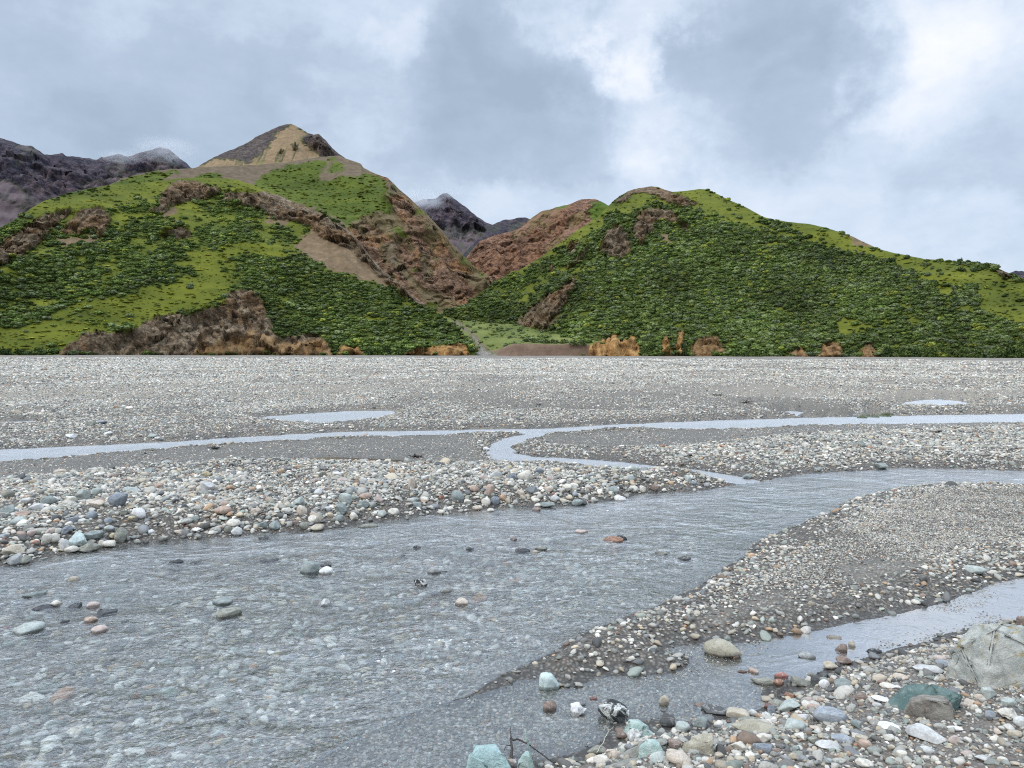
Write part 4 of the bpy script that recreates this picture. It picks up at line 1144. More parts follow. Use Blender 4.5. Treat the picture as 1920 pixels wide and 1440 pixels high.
DG, MG, GG = (0.042, 0.068, 0.018), (0.068, 0.10, 0.024), (0.11, 0.14, 0.05)
lone_shrub(RH, 1672, 492, 22, 12, DG, 'dark bush standing alone where the thicket meets the upper meadow')
for (x, y, w, hh, t) in [(1800, 492, 12, 10, 'tallest twiggy bush on the skyline of the right hill meadow'), (1815, 493, 14, 7, 'low bush on the skyline just past the tallest twiggy bush'),
                         (1832, 495, 12, 6, 'small bush on the skyline before the meadow dips to the outcrop'), (1866, 500, 10, 5, 'tiny bush on the skyline beside the last rocky outcrop')]:
    lone_shrub(RH, x, y, w, hh, MG, t, 'bushes on the meadow skyline')
for (x, y, w, hh, t) in [(1805, 508, 18, 8, 'round bush on the bright meadow under the skyline bushes'), (1828, 509, 14, 7, 'smaller bush beside the round bush on the bright meadow'),
                         (1437, 420, 14, 6, 'dark bush on the high meadow, upper of the diagonal row'), (1466, 428, 16, 7, 'dark bush on the high meadow, middle of the diagonal row'),
                         (1492, 437, 18, 7, 'dark bush on the high meadow, lowest of the diagonal row'), (1792, 568, 22, 13, 'large dark bush in the middle of the lower meadow'),
                         (1815, 560, 20, 12, 'dark bush just uphill from the large meadow bush'), (1798, 548, 16, 10, 'topmost dark bush of the clump on the lower meadow'),
                         (1830, 572, 16, 8, 'low dark bush at the end of the meadow clump')]:
    lone_shrub(RH, x, y, w, hh, DG, t, 'bushes dotted over the right meadow')
FR_L = [(1212, 664, 26, 22), (1222, 655, 22, 18), (1282, 664, 16, 30), (1252, 662, 14, 16), (1376, 668, 22, 18), (1395, 668, 24, 16), (1416, 668, 20, 20), (1440, 668, 26, 18), (1462, 668, 20, 16),
        (1592, 668, 22, 18), (1664, 669, 24, 20), (1690, 669, 26, 20), (1716, 669, 24, 18), (1745, 669, 28, 22), (1775, 669, 26, 18), (1805, 669, 26, 20), (1835, 669, 28, 22), (1865, 669, 26, 18), (1895, 669, 28, 24), (1915, 669, 26, 26)]
for k, (x, y, w, hh) in enumerate(FR_L):
    lone_shrub(RH, x, y, w, hh, random.choice((DG, MG, MG)), 'green shrub at the gravel edge along the foot of the right hill', 'shrubs at the foot of the right hill')
for k, (x, y, w, hh) in enumerate([(10, 664, 26, 14), (40, 664, 22, 12), (72, 664, 24, 14), (628, 665, 14, 20), (692, 666, 22, 20), (706, 666, 24, 22), (726, 666, 24, 20), (748, 666, 22, 18), (765, 660, 20, 16)]):
    lone_shrub(LH, x, y, w, hh, random.choice((DG, MG)), 'green shrub at the gravel edge along the foot of the left hill', 'shrubs at the foot of the left hill')
for k, (x, y, w, hh) in enumerate([(985, 640, 20, 9), (1003, 642, 22, 10), (1022, 643, 24, 11), (1040, 643, 20, 10), (1058, 643, 22, 11), (1076, 645, 22, 12), (975, 622, 14, 8), (958, 634, 14, 7), (1092, 646, 20, 14), (935, 620, 12, 6), (920, 612, 10, 5)]):
    lone_shrub(FN, x, y, w, hh, GG, 'grey green willow bush on the terrace above the cut bank', 'willows on the creek terrace')

# ------------------------------------------------------------------ single stones
m_stone, N = new_mat('river_stone')
oi = N.n('ShaderNodeObjectInfo')
gp = N.n('ShaderNodeNewGeometry').outputs['Position']
oc = N.vmath('ADD', gp, N.vmath('MULTIPLY', g3(40.0), N.n('ShaderNodeCombineXYZ', {0: oi.outputs['Random'], 1: 0.3, 2: oi.outputs['Random']}).outputs[0]))
na = N.noise(oc, 14.0, 6.0, 0.65, 0.5)[0]
nb = N.noise(oc, 70.0, 5.0, 0.7)[0]
nv = N.noise(N.vmath('MULTIPLY', oc, (1, 1, 2.5)), 6.0, 4.0, 0.6, 1.6)[0]
cc = N.mix(1.0, oi.outputs['Color'], N.ramp(na, [(0.28, g3(0.62)), (0.5, g3(1.0)), (0.72, g3(1.25))]), 'MULTIPLY')
cc = N.mix(1.0, cc, N.ramp(nb, [(0.3, g3(0.75)), (0.65, g3(1.12))]), 'MULTIPLY')
vein = N.math('SUBTRACT', 1.0, N.mr(N.math('ABSOLUTE', N.math('SUBTRACT', nv, 0.5)), 0.004, 0.03))
cc = N.mix(N.math('MULTIPLY', vein, 0.35), cc, (0.55, 0.54, 0.50))
zz = N.n('ShaderNodeSeparateXYZ', {0: gp}).outputs[2]
wetb = N.mr(N.math('ADD', zz, N.math('MULTIPLY', N.math('SUBTRACT', na, 0.5), 0.03)), 0.012, 0.035, 1.0, 0.0)
cc = N.mix(wetb, cc, N.mix(1.0, cc, (0.40, 0.39, 0.38), 'MULTIPLY'))
bmp = N.n('ShaderNodeBump', {'Height': N.math('ADD', na, N.math('MULTIPLY', nb, 0.3)), 'Strength': 0.5, 'Distance': 0.012})
pb = N.n('ShaderNodeBsdfPrincipled', {'Base Color': cc, 'Roughness': N.math('SUBTRACT', 0.85, N.math('MULTIPLY', wetb, 0.6)), 'Normal': bmp.outputs[0]})
N.t.links.new(pb.outputs[0], N.n('ShaderNodeOutputMaterial').inputs[0])


def patched_stone(name, c_a, c_b, c_c, scale, sharp=0.03, lich=None):
    m, N = new_mat(name)
    gp = N.n('ShaderNodeNewGeometry').outputs['Position']
    a = N.noise(gp, scale, 7.0, 0.68, 1.0)[0]
    b = N.noise(gp, scale * 2.3, 6.0, 0.7, 0.6)[0]
    f = N.noise(gp, scale * 14, 5.0, 0.75)[0]
    c = N.mix(N.mr(a, 0.5 - sharp, 0.5 + sharp), c_a, c_b)
    c = N.mix(N.mr(b, 0.56, 0.56 + sharp * 2), c, c_c)
    if lich:
        c = N.mix(N.mr(N.noise(gp, scale * 1.4, 6.0, 0.7, 0.4)[0], 0.58, 0.63), c, lich)
    c = N.mix(1.0, c, N.ramp(f, [(0.3, g3(0.72)), (0.65, g3(1.12))]), 'MULTIPLY')
    zz = N.n('ShaderNodeSeparateXYZ', {0: gp}).outputs[2]
    wb = N.mr(N.math('ADD', zz, N.math('MULTIPLY', N.math('SUBTRACT', a, 0.5), 0.04)), 0.012, 0.04, 1.0, 0.0)
    c = N.mix(wb, c, N.mix(1.0, c, (0.4, 0.39, 0.38), 'MULTIPLY'))
    bm = N.n('ShaderNodeBump', {'Height': N.math('ADD', N.math('MULTIPLY', a, 1.5), N.math('ADD', b, N.math('MULTIPLY', f, 0.35))), 'Strength': 0.7, 'Distance': 0.02})
    pb = N.n('ShaderNodeBsdfPrincipled', {'Base Color': c, 'Roughness': N.math('SUBTRACT', 0.88, N.math('MULTIPLY', wb, 0.6)), 'Normal': bm.outputs[0]})
    N.t.links.new(pb.outputs[0], N.n('ShaderNodeOutputMaterial').inputs[0])
    return m


m_marble = patched_stone('marbled_stone', (0.035, 0.04, 0.042), (0.62, 0.62, 0.58), (0.10, 0.13, 0.12), 9.0)
m_boulder = patched_stone('grey_green_boulder', (0.46, 0.46, 0.41), (0.33, 0.345, 0.315), (0.60, 0.58, 0.50), 6.0, 0.09, (0.36, 0.31, 0.18))
m_green = patched_stone('dark_green_rock', (0.085, 0.14, 0.13), (0.13, 0.19, 0.175), (0.26, 0.31, 0.28), 8.0, 0.08)
m_rusty = patched_stone('rust_stained_rock', (0.20, 0.18, 0.15), (0.30, 0.28, 0.24), (0.22, 0.13, 0.085), 7.0, 0.08)
m_cyan = patched_stone('turquoise_rock', (0.34, 0.47, 0.45), (0.43, 0.55, 0.53), (0.25, 0.36, 0.35), 7.0, 0.10)
m_mint = patched_stone('mottled_mint_rock', (0.36, 0.48, 0.43), (0.50, 0.60, 0.55), (0.20, 0.28, 0.25), 11.0, 0.06)
m_tanr = patched_stone('cracked_tan_rock', (0.36, 0.33, 0.25), (0.45, 0.42, 0.33), (0.24, 0.21, 0.15), 8.0, 0.08)
m_slab = patched_stone('layered_grey_slab', (0.25, 0.25, 0.22), (0.34, 0.33, 0.29), (0.18, 0.17, 0.145), 9.0, 0.08)
PATCH = {'marble': m_marble, 'mint': m_mint, 'turq': m_cyan, 'tanrock': m_tanr, 'slabgrey': m_slab, 'rusty': m_rusty, 'dkgreen': m_green, 'bould': m_boulder}

SC = dict(cyan=(0.46, 0.575, 0.53), brown=(0.22, 0.145, 0.105), white=(0.66, 0.65, 0.62), grey=(0.28, 0.29, 0.28), red=(0.42, 0.13, 0.085), pale=(0.50, 0.50, 0.47), dark=(0.085, 0.09, 0.09),
          tan=(0.44, 0.37, 0.25), black=(0.035, 0.038, 0.042), olive=(0.22, 0.22, 0.165), slate=(0.25, 0.285, 0.315), blue=(0.17, 0.20, 0.235), cream=(0.60, 0.55, 0.44), peach=(0.52, 0.42, 0.31),
          orange=(0.45, 0.26, 0.12), rust=(0.28, 0.12, 0.05), pink=(0.48, 0.36, 0.30), teal=(0.215, 0.26, 0.24), ltgreen=(0.37, 0.42, 0.375), yellow=(0.50, 0.41, 0.21), salmon=(0.44, 0.29, 0.20))
for _k, _v in SC.items():
    _l = sum(_v) / 3
    SC[_k] = tuple(c * 0.72 + _l * 0.28 for c in _v)
WORD = dict(cyan='pale mint green', brown='reddish brown', white='white', grey='grey', red='brick red', pale='pale grey', dark='dark grey', tan='tan', black='black', olive='olive grey', slate='slate grey',
            blue='dark blue grey', cream='cream', peach='peach', orange='orange', rust='rust brown', pink='pinkish', teal='grey green', ltgreen='pale green', yellow='yellow', salmon='salmon')

_b = bmesh.new(); bmesh.ops.create_icosphere(_b, subdivisions=4, radius=1.0)
ICO_V = np.array([v.co[:] for v in _b.verts]); ICO_F = np.array([[v.index for v in f.verts] for f in _b.faces]); _b.free()


def stone_verts(seed, kind):
    r = np.random.default_rng(seed)
    p = ICO_V.copy()
    amp = {'round': 0.16, 'flat': 0.20, 'angular': 0.30, 'block': 0.15, 'lump': 0.34, 'slab': 0.24}[kind]
    f = {'lump': 1.7}.get(kind, 1.0)
    o = r.uniform(-50, 50, 3)
    n = np.stack([vnoise(p[:, 0] * f + o[0], p[:, 1] * f + o[1], p[:, 2] * f + o[2], 7 + k) for k in range(3)], -1)
    q = p + amp * 1.3 * n
    if kind == 'block':
        q = np.sign(q) * np.abs(q) ** 0.55
    ncut = {'round': 2, 'flat': 3, 'angular': 9, 'block': 3, 'lump': 3, 'slab': 7}[kind]
    hard = {'round': 0.7, 'flat': 0.85, 'angular': 1.0, 'block': 0.9, 'lump': 0.6, 'slab': 1.0}[kind]
    for k in range(ncut):
        a = r.normal(0, 1, 3); a /= np.linalg.norm(a)
        over = np.maximum(q @ a - r.uniform(0.45, 0.78), 0)
        q = q - over[:, None] * a * hard
    fine = fbm(p[:, 0] * 4 + o[1], p[:, 1] * 4 + o[0], p[:, 2] * 4, seed=seed % 97, oct=3)
    q = q * (1 + (0.05 if kind in ('angular', 'slab', 'lump') else 0.022) * fine[:, None])
    lo, hi = q.min(0), q.max(0)
    return (q - (lo + hi) / 2) / (hi - lo)              # unit box about the middle


STONES = []          # (object, px, py, wpx, description, short)
_seed = [100]


def add_stone(px, yb, w, h, col, kind, label, short=None, name='cobble', cat='stone', sink=0.18, yaw=None, tilt=0.0, group=None):
    _seed[0] += 1
    sd = _seed[0]
    x, y, z = hit_ground(px, yb - 0.30 * h)
    D = math.hypot(x, y)
    m = math.sqrt(D * D + (H - z) ** 2) / FPX
    dep = math.atan2(H - z, D)
    W_ = w * m
    dpt = W_ * (0.72 if kind not in ('slab', 'flat') else 0.6)
    if kind == 'flat' or kind == 'slab':
        dpt = min(dpt, max(h * m * 0.9 / max(math.sin(dep), 0.05), 0.3 * W_))
    hz = max((h * m - dpt * math.sin(dep) * 0.55) / math.cos(dep), 0.22 * W_)
    hz = hz * (1 + sink)
    v = stone_verts(sd, kind) * np.array([W_, dpt, hz])
    if tilt:
        c, s_ = math.cos(tilt), math.sin(tilt)
        v = np.stack([v[:, 0] * c - v[:, 2] * s_, v[:, 1], v[:, 0] * s_ + v[:, 2] * c], -1)
    zc = hz * (0.5 - sink)
    o = mesh_from(name, v, ICO_F, PATCH.get(col, m_stone))
    # deep water: the stone stands on the bed but its top shows as in the photograph
    o.location = (x, y, max(z, -0.03) + zc)
    o.rotation_euler = (0, 0, -math.atan2(x, y) + (random.uniform(-0.25, 0.25) if yaw is None else yaw))
    o.color = (*SC.get(col, (0.4, 0.4, 0.4)), 1)
    tag(o, label, cat, group)
    STONES.append([o, px, yb - h / 2, w, (col, kind), short])
    return o


def hull_rock(name, px, yb, pts, mat, label, short, lev=3, amp=0.02, cat='boulder'):
    x, y, z = hit_ground(px, yb)
    m = math.sqrt(x * x + y * y + (H - z) ** 2) / FPX
    bm = bmesh.new()
    for p in pts:
        bm.verts.new((p[0] * m, p[1] * m, p[2] * m))
    bmesh.ops.convex_hull(bm, input=bm.verts)
    bmesh.ops.delete(bm, geom=[v for v in bm.verts if not v.link_faces], context='VERTS')
    bmesh.ops.bevel(bm, geom=list(bm.edges), offset=1.6 * m, segments=1, affect='EDGES', profile=0.6)
    bmesh.ops.triangulate(bm, faces=bm.faces)
    for _ in range(lev):
        bmesh.ops.subdivide_edges(bm, edges=bm.edges, cuts=1, use_grid_fill=True)
        bmesh.ops.triangulate(bm, faces=bm.faces)
    bm.normal_update()
    V = np.array([v.co[:] for v in bm.verts]); NRM = np.array([v.normal[:] for v in bm.verts]); Fc = np.array([[v.index for v in f.verts] for f in bm.faces])
    bm.free()
    bv, bb = (lambda q: (q[0], q[1]))(blocks(V[:, 0] * 6.5 + px, V[:, 1] * 6.5, V[:, 2] * 6.5, 17))
    V = V + NRM * (amp * 0.9 * bv)[:, None]
    V = V + NRM * (amp * 0.7 * fbm(V[:, 0] * 7, V[:, 1] * 7, V[:, 2] * 7, seed=5, oct=5, ridged=True) - amp * 0.4)[:, None]
    o = mesh_from(name, V, Fc, mat, smooth=False)
    o.location = (x, y, z - 0.03)
    o.rotation_euler = (0, 0, -math.atan2(x, y))
    tag(o, label, cat)
    xs = [p[0] for p in pts]; zs = [p[2] for p in pts]
    STONES.append([o, px + (min(xs) + max(xs)) / 2, yb - max(zs) / 2, max(xs) - min(xs), ('hull', 'hull'), short])
    return o


hull_rock('boulder', 1862, 1276, [(-60, 4, -6), (-60, 14, 28), (-46, -4, 48), (-12, -40, -6), (0, -16, 92), (8, 4, 97), (-26, 30, 76), (64, -22, -6), (90, -4, 52), (52, 30, 80), (90, 46, 74), (-46, 66, -6), (90, 76, -6)], m_boulder,
          'big jagged grey green boulder with a lichen-yellow face beside the side stream', 'big jagged boulder', 4, 0.022)
hull_rock('boulder', 1730, 1328, [(-56, 0, -4), (-30, -22, -4), (14, -20, 4), (44, -4, 34), (54, 6, 36), (12, 18, 40), (-22, 22, 34), (-40, 16, 12), (0, 42, -4), (44, 34, -4), (40, -2, 0)], m_green,
          'dark sea-green slab of rock tilted up on the gravel bank', 'dark sea-green slab', 4, 0.012)
hull_rock('boulder', 1742, 1342, [(-38, -8, -5), (35, -8, -5), (-26, -10, 26), (-6, -12, 36), (28, -8, 36), (40, 10, 14), (-20, 25, 28), (22, 30, 34), (-34, 25, -5), (38, 30, -5)], m_rusty,
          'rust-stained brownish boulder leaning against the dark sea-green slab', 'rust-stained boulder', 3, 0.014)
hull_rock('boulder', 1905, 1266, [(-36, 0, -4), (-10, -10, -4), (40, -10, -4), (-24, 4, 14), (10, -2, 34), (44, 0, 44), (44, 30, 40), (0, 30, 20), (-20, 30, -4), (44, 34, -4)], m_rusty,
          'brown slab wedged in front of the big jagged boulder', 'brown wedged slab', 3, 0.012)
hull_rock('boulder', 915, 1452, [(-42, -12, -6), (-30, -6, 44), (-14, 4, 52), (26, 2, 42), (40, -8, 18), (43, -12, -6), (-34, 34, -6), (38, 34, -6), (14, 30, 46), (-22, 26, 48)], m_cyan,
          'large pale turquoise rock at the water edge, biggest rock beside the broken branch', 'large turquoise rock', 4, 0.012)
hull_rock('boulder', 985, 1446, [(-17, -8, -5), (-14, -6, 24), (-4, -4, 38), (9, -6, 36), (16, -8, 12), (20, -10, -5), (-12, 18, -5), (16, 18, -5), (4, 14, 36)], m_mint,
          'angular grey green rock just beside the forked twig', 'angular rock by the twig', 3, 0.01)
hull_rock('boulder', 1203, 1382, [(-34, -6, -4), (34, -8, -6), (-34, 0, 14), (-22, 6, 30), (0, 0, 28), (34, -6, 6), (-6, 26, 22), (20, 20, 8), (-28, 22, -4), (28, 22, -4), (10, -12, -4)], m_mint,
          'mottled mint green slab sloping down beside the marbled boulder', 'mint green slab', 3, 0.012)
hull_rock('boulder', 1200, 1418, [(-52, -8, -6), (-46, 0, 2), (0, -8, -4), (46, 4, 34), (40, -6, 10), (10, 8, 30), (-20, 10, 14), (50, 20, 30), (-30, 26, -4), (44, 26, -4)], m_slab,
          'long grey layered slab running up from the grass stem', 'long layered slab', 3, 0.014)
hull_rock('boulder', 1222, 1414, [(-22, -10, -4), (-20, -6, 20), (-6, 0, 30), (12, -4, 26), (21, -8, 12), (20, -10, -4), (-14, 18, -4), (18, 16, -4), (6, 12, 26)], m_mint,
          'blocky blue green rock resting on the long layered slab', 'blocky blue green rock', 3, 0.01)
hull_rock('boulder', 1306, 1410, [(-28, -6, -4), (-26, 0, 18), (-4, -10, 22), (4, -12, -4), (26, -6, 30), (30, -6, 8), (26, -8, -4), (0, 6, 32), (26, 12, 36), (-20, 22, -4), (26, 24, -4)], m_tanr,
          'split tan and grey block lying among the pale pebbles', 'split tan block', 3, 0.012)
hull_rock('boulder', 1150, 1440, [(-40, -8, -6), (10, -14, -6), (52, -2, 8), (56, 6, 18), (30, 0, 22), (-10, -4, 10), (-36, 6, 2), (-20, 24, -6), (50, 24, -4), (40, 18, 22)], m_slab,
          'weathered olive slab at the bottom edge behind the cream egg-shaped cobble', 'weathered olive slab', 3, 0.012)

S = add_stone
S(1030, 1301, 36, 31, 'cyan', 'block', 'pale mint green flat-topped cobble standing in the shallows', 'mint green cobble', sink=0.1)
S(1031, 1342, 24, 23, 'brown', 'round', 'reddish brown cobble standing in the shallows below the mint green cobble', 'reddish brown cobble')
S(1085, 1348, 29, 25, 'white', 'lump', 'knobbly white cobble in the shallows beside the reddish brown cobble', 'knobbly white cobble')
S(1083, 1326, 28, 11, 'grey', 'flat', 'flat grey cobble half under water behind the knobbly white cobble')
S(1113, 1316, 14, 8, 'red', 'flat', 'small red stone in the shallows between mint green cobble and marbled boulder')
S(1151, 1357, 55, 37, 'marble', 'lump', 'black and white marbled boulder at the edge of the shallows', 'marbled boulder', 'boulder', 'boulder')
S(1190, 1393, 29, 22, 'pale', 'lump', 'smooth pale cobble in front of the mint green slab', 'smooth pale cobble')
S(1167, 1388, 20, 14, 'brown', 'round', 'dark brown cobble between the marbled boulder and the smooth pale cobble')
S(1250, 1368, 26, 26, 'dark', 'block', 'wet black cobble with a grey top beside the mint green slab', 'wet black cobble')
S(1245, 1329, 18, 20, 'tan', 'round', 'tan egg-shaped cobble standing in the side stream', 'tan egg-shaped cobble')
S(1245, 1338, 12, 8, 'slate', 'round', 'small slate pebble just in front of the tan egg-shaped cobble')
S(1280, 1376, 25, 18, 'ltgreen', 'round', 'pale blue green cobble on mud beside the wet black cobble')
S(1312, 1328, 24, 10, 'salmon', 'flat', 'flat orange brown stone in the side stream near the dark pale-tipped slab')
S(1340, 1342, 46, 19, 'dark', 'slab', 'dark slab with a pale tip sticking out of the side stream', 'dark pale-tipped slab')
S(1384, 1354, 38, 21, 'tan', 'block', 'large tan block-shaped cobble on the shore of the side stream', 'tan block-shaped cobble')
S(1412, 1346, 18, 13, 'pale', 'round', 'round pale cobble touching the tan block-shaped cobble')
S(1408, 1361, 42, 15, 'olive', 'flat', 'flat olive cobble in front of the tan block-shaped cobble', 'flat olive cobble')
S(1378, 1372, 36, 15, 'teal', 'slab', 'flat grey green stone in front of the flat olive cobble')
S(1312, 1370, 27, 22, 'teal', 'angular', 'dark teal angular cobble behind the split tan block')
S(957, 1444, 20, 19, 'pink', 'angular', 'pinkish wedge of stone between the turquoise rock and the twig')
S(1060, 1438, 36, 13, 'tan', 'flat', 'flat tan stone at the tip of the broken branch')
S(1128, 1437, 28, 19, 'cream', 'round', 'smooth cream egg-shaped cobble at the bottom by the grass stem', 'cream egg-shaped cobble')
S(1150, 1429, 26, 20, 'peach', 'lump', 'lumpy orange cream cobble beside the cream egg-shaped cobble')
S(1118, 1416, 34, 16, 'olive', 'flat', 'flat olive stone under the foot of the grass stem')
S(1268, 1413, 32, 20, 'brown', 'angular', 'brown angular stone between blocky blue green rock and split tan block')
S(1276, 1404, 22, 12, 'ltgreen', 'angular', 'pale green chip of stone behind the brown angular stone')
S(1315, 1412, 17, 17, 'slate', 'round', 'pale blue oval cobble leaning on the split tan block')
S(1272, 1436, 44, 24, 'peach', 'round', 'large peach-coloured rounded cobble at the bottom edge', 'large peach cobble')
S(1234, 1431, 30, 17, 'ltgreen', 'angular', 'pale green stone beside the large peach cobble')
S(1556, 1361, 50, 27, 'slate', 'round', 'large smooth slate dome-shaped cobble on the pebble bank', 'slate dome cobble')
S(1431, 1411, 34, 15, 'blue', 'block', 'dark slate brick-shaped stone on the pebble bank', 'brick-shaped slate stone')
S(1491, 1371, 31, 17, 'ltgreen', 'block', 'pale green blocky cobble on the pebble bank below the slate dome', 'pale green block')
S(1505, 1358, 22, 16, 'white', 'flat', 'white oval cobble uphill from the pale green block')
S(1420, 1378, 84, 17, 'tanrock', 'slab', 'long yellowish green slab lying flat among pale pebbles', 'yellowish green slab')
S(1447, 1342, 15, 16, 'blue', 'angular', 'small dark blue upright stone at the shore near the yellowish slab')
S(1427, 1350, 20, 10, 'orange', 'lump', 'small orange stone between the flat olive cobble and blue upright stone')
S(1437, 1354, 18, 15, 'pale', 'lump', 'white knobbly stone just in front of the small orange stone')
S(1480, 1340, 34, 22, 'ltgreen', 'angular', 'light green rough rock on the shore beside dark blue upright stone', 'light green rough rock')
S(1465, 1277, 24, 13, 'red', 'angular', 'brick red stone at the end of the long dark olive slab', 'brick red stone')
S(1436, 1286, 46, 15, 'olive', 'slab', 'long dark olive slab jutting into the side stream', 'long dark olive slab')
S(1460, 1290, 18, 14, 'rust', 'round', 'rust and white stone touching the long dark olive slab')
S(1412, 1267, 18, 12, 'salmon', 'round', 'orange and white stone in the side stream beyond the long olive slab')
S(1392, 1265, 18, 7, 'rust', 'flat', 'thin rust-coloured stone in the side stream near the orange and white stone')
S(1355, 1238, 62, 35, 'tanrock', 'round', 'large cracked tan boulder standing in the side stream', 'cracked tan boulder', 'boulder', 'boulder')
S(1376, 1238, 18, 11, 'orange', 'angular', 'small orange stone against the corner of the cracked tan boulder')
S(1513, 1240, 28, 15, 'grey', 'round', 'wet grey oval cobble lying alone in the middle of the side stream', 'lone wet grey cobble')
S(1577, 1228, 20, 17, 'brown', 'angular', 'brown pointed stone standing in the side stream', 'brown pointed stone')
S(1597, 1220, 12, 14, 'tan', 'angular', 'small tan upright stone beside the brown pointed stone')
S(1557, 1258, 24, 15, 'tan', 'round', 'brown and tan cobble at the shore of the side stream', 'brown and tan cobble')
S(1583, 1247, 27, 14, 'brown', 'round', 'brown cobble just behind the brown and tan cobble')
S(1640, 1227, 23, 9, 'black', 'flat', 'flat black stone on the shore of the side stream', 'flat black stone')
S(1563, 1201, 25, 9, 'tan', 'flat', 'flat tan stone awash under the far bank of the side stream')
S(1545, 1293, 17, 15, 'white', 'round', 'round white cobble among dark wet stones on the shore', 'round white cobble')
S(1581, 1294, 28, 17, 'teal', 'round', 'grey green oval cobble beside the round white cobble')
S(1528, 1290, 14, 18, 'dark', 'slab', 'dark upright slab leaning on the round white cobble')
S(1502, 1290, 32, 18, 'olive', 'slab', 'dark olive slab between the brick red stone and the dark upright slab')
S(1481, 1312, 18, 11, 'rust', 'angular', 'rust brown stone at the shore below the dark olive slab')
S(1458, 1328, 32, 14, 'olive', 'flat', 'flat dark stone at the shore beside the light green rough rock')
S(1688, 1276, 23, 11, 'peach', 'round', 'orange tan oval pebble lying beside the muddy pool', 'orange tan pebble')
S(1664, 1292, 24, 10, 'cream', 'flat', 'cream flat oval pebble near the orange tan pebble')
S(1653, 1285, 14, 8, 'brown', 'round', 'red-brown oval pebble behind the cream flat pebble')
S(1680, 1294, 14, 8, 'white', 'flat', 'white flat pebble next to the cream flat pebble')
S(1650, 1316, 28, 8, 'white', 'flat', 'white thin stone on mud by the dark sea-green slab')
S(1740, 1262, 44, 9, 'pale', 'flat', 'pale flat stone lying at the foot of the big jagged boulder')
S(1770, 1250, 26, 10, 'slate', 'flat', 'slate flat stone between the pale flat stone and the big jagged boulder')
S(1762, 1243, 20, 12, 'pink', 'round', 'pinkish stone at the edge of the big jagged boulder')
S(1853, 1313, 20, 18, 'ltgreen', 'angular', 'grey green pointed stone on the brown soil bank', 'grey green pointed stone')
S(1835, 1312, 17, 9, 'peach', 'round', 'peach oval pebble touching the grey green pointed stone')
S(1833, 1326, 12, 8, 'orange', 'round', 'small orange pebble in front of the peach oval pebble')
S(1857, 1350, 15, 13, 'slate', 'round', 'round pale blue pebble on the brown soil bank', 'round pale blue pebble')
S(1888, 1351, 28, 18, 'cream', 'lump', 'cream lumpy stone beside the round pale blue pebble')
S(1914, 1366, 20, 16, 'pale', 'round', 'pale grey round stone at the edge of the bank past the cream lumpy stone')
S(1892, 1327, 22, 13, 'ltgreen', 'flat', 'pale green flat stone on the soil bank above the cream lumpy stone')
S(1736, 1392, 58, 25, 'pale', 'slab', 'pointed pale grey slab lying on the dark brown soil', 'pointed pale slab', tilt=-0.12)
S(1667, 1372, 34, 14, 'white', 'slab', 'white pointed stone on the soil across from the pointed pale slab', 'white pointed stone')
S(1749, 1341, 15, 11, 'blue', 'round', 'small blue grey pebble at the foot of the rust-stained boulder')
S(1790, 1372, 22, 9, 'white', 'flat', 'white flat pebble on soil uphill from the pointed pale slab')
S(1738, 1414, 22, 12, 'pale', 'round', 'pale pebble on soil just below the pointed pale slab')
S(1690, 1424, 16, 13, 'cream', 'round', 'cream round pebble near the bottom below the white pointed stone')
S(1845, 1430, 26, 11, 'pale', 'slab', 'pale flat chip of stone near the bottom of the soil bank')
S(1620, 1440, 28, 14, 'cream', 'round', 'cream cobble cut by the bottom edge of the soil bank')
S(1552, 1405, 38, 15, 'pale', 'flat', 'pale flat cobble on the pebble bank between brick-shaped stone and soil')
S(1580, 1392, 36, 13, 'slate', 'flat', 'blue grey flat cobble just above the pale flat cobble')
S(1493, 1415, 14, 14, 'teal', 'angular', 'small teal stone beyond the brick-shaped slate stone')
S(1385, 1410, 28, 18, 'cream', 'angular', 'cream angular stone on the pebble bank before the brick-shaped stone')
S(1432, 1393, 26, 16, 'cream', 'angular', 'cream white angular cobble between yellowish slab and brick-shaped stone')
S(1827, 1077, 33, 13, 'ltgreen', 'flat', 'flat pale green stone lying alone on the gravel bar', 'flat pale stone on the gravel bar')
S(1511, 1106, 9, 7, 'white', 'round', 'white pebble on the brown sand patch of the gravel bar')
S(1376, 1177, 8, 6, 'white', 'round', 'white pebble on the lower gravel bar behind the cracked tan boulder')
S(1920, 1180, 20, 18, 'brown', 'round', 'dark reddish stone behind the big jagged boulder at the stream')
# stones in the river
S(581, 1104, 34, 27, 'teal', 'round', 'big rounded grey green cobble in the middle of the river', 'big midstream cobble', sink=0.25)
S(611, 1104, 24, 18, 'white', 'round', 'white cobble beside the big grey green cobble in midstream')
S(611, 1086, 22, 13, 'dark', 'angular', 'dark stone behind the white midstream cobble')
S(814, 1104, 25, 18, 'grey', 'round', 'grey dome-shaped cobble in midstream', 'grey dome in midstream')
S(831, 1098, 16, 7, 'dark', 'flat', 'dark flat stone touching the grey dome in midstream')
S(789, 1129, 25, 19, 'marble', 'angular', 'black and white striped rock splitting the current', 'striped rock')
S(836, 1140, 22, 11, 'olive', 'flat', 'olive stone barely above water near the striped rock')
S(866, 1163, 24, 18, 'peach', 'round', 'orange tan ball-shaped cobble in the river', 'orange ball-shaped cobble')
S(1150, 1038, 36, 14, 'rust', 'flat', 'rust brown flat rock with a black end in the upper river', 'rust brown river rock')
S(1165, 1034, 20, 13, 'black', 'angular', 'black lump against the rust brown river rock')
S(1090, 1021, 25, 11, 'pink', 'round', 'pinkish grey stone upstream of the rust brown river rock')
S(963, 1036, 13, 9, 'brown', 'round', 'small brown stone alone in the river below the cobble bank')
S(782, 1053, 15, 10, 'black', 'angular', 'small black stone poking out of the river', 'small black stone')
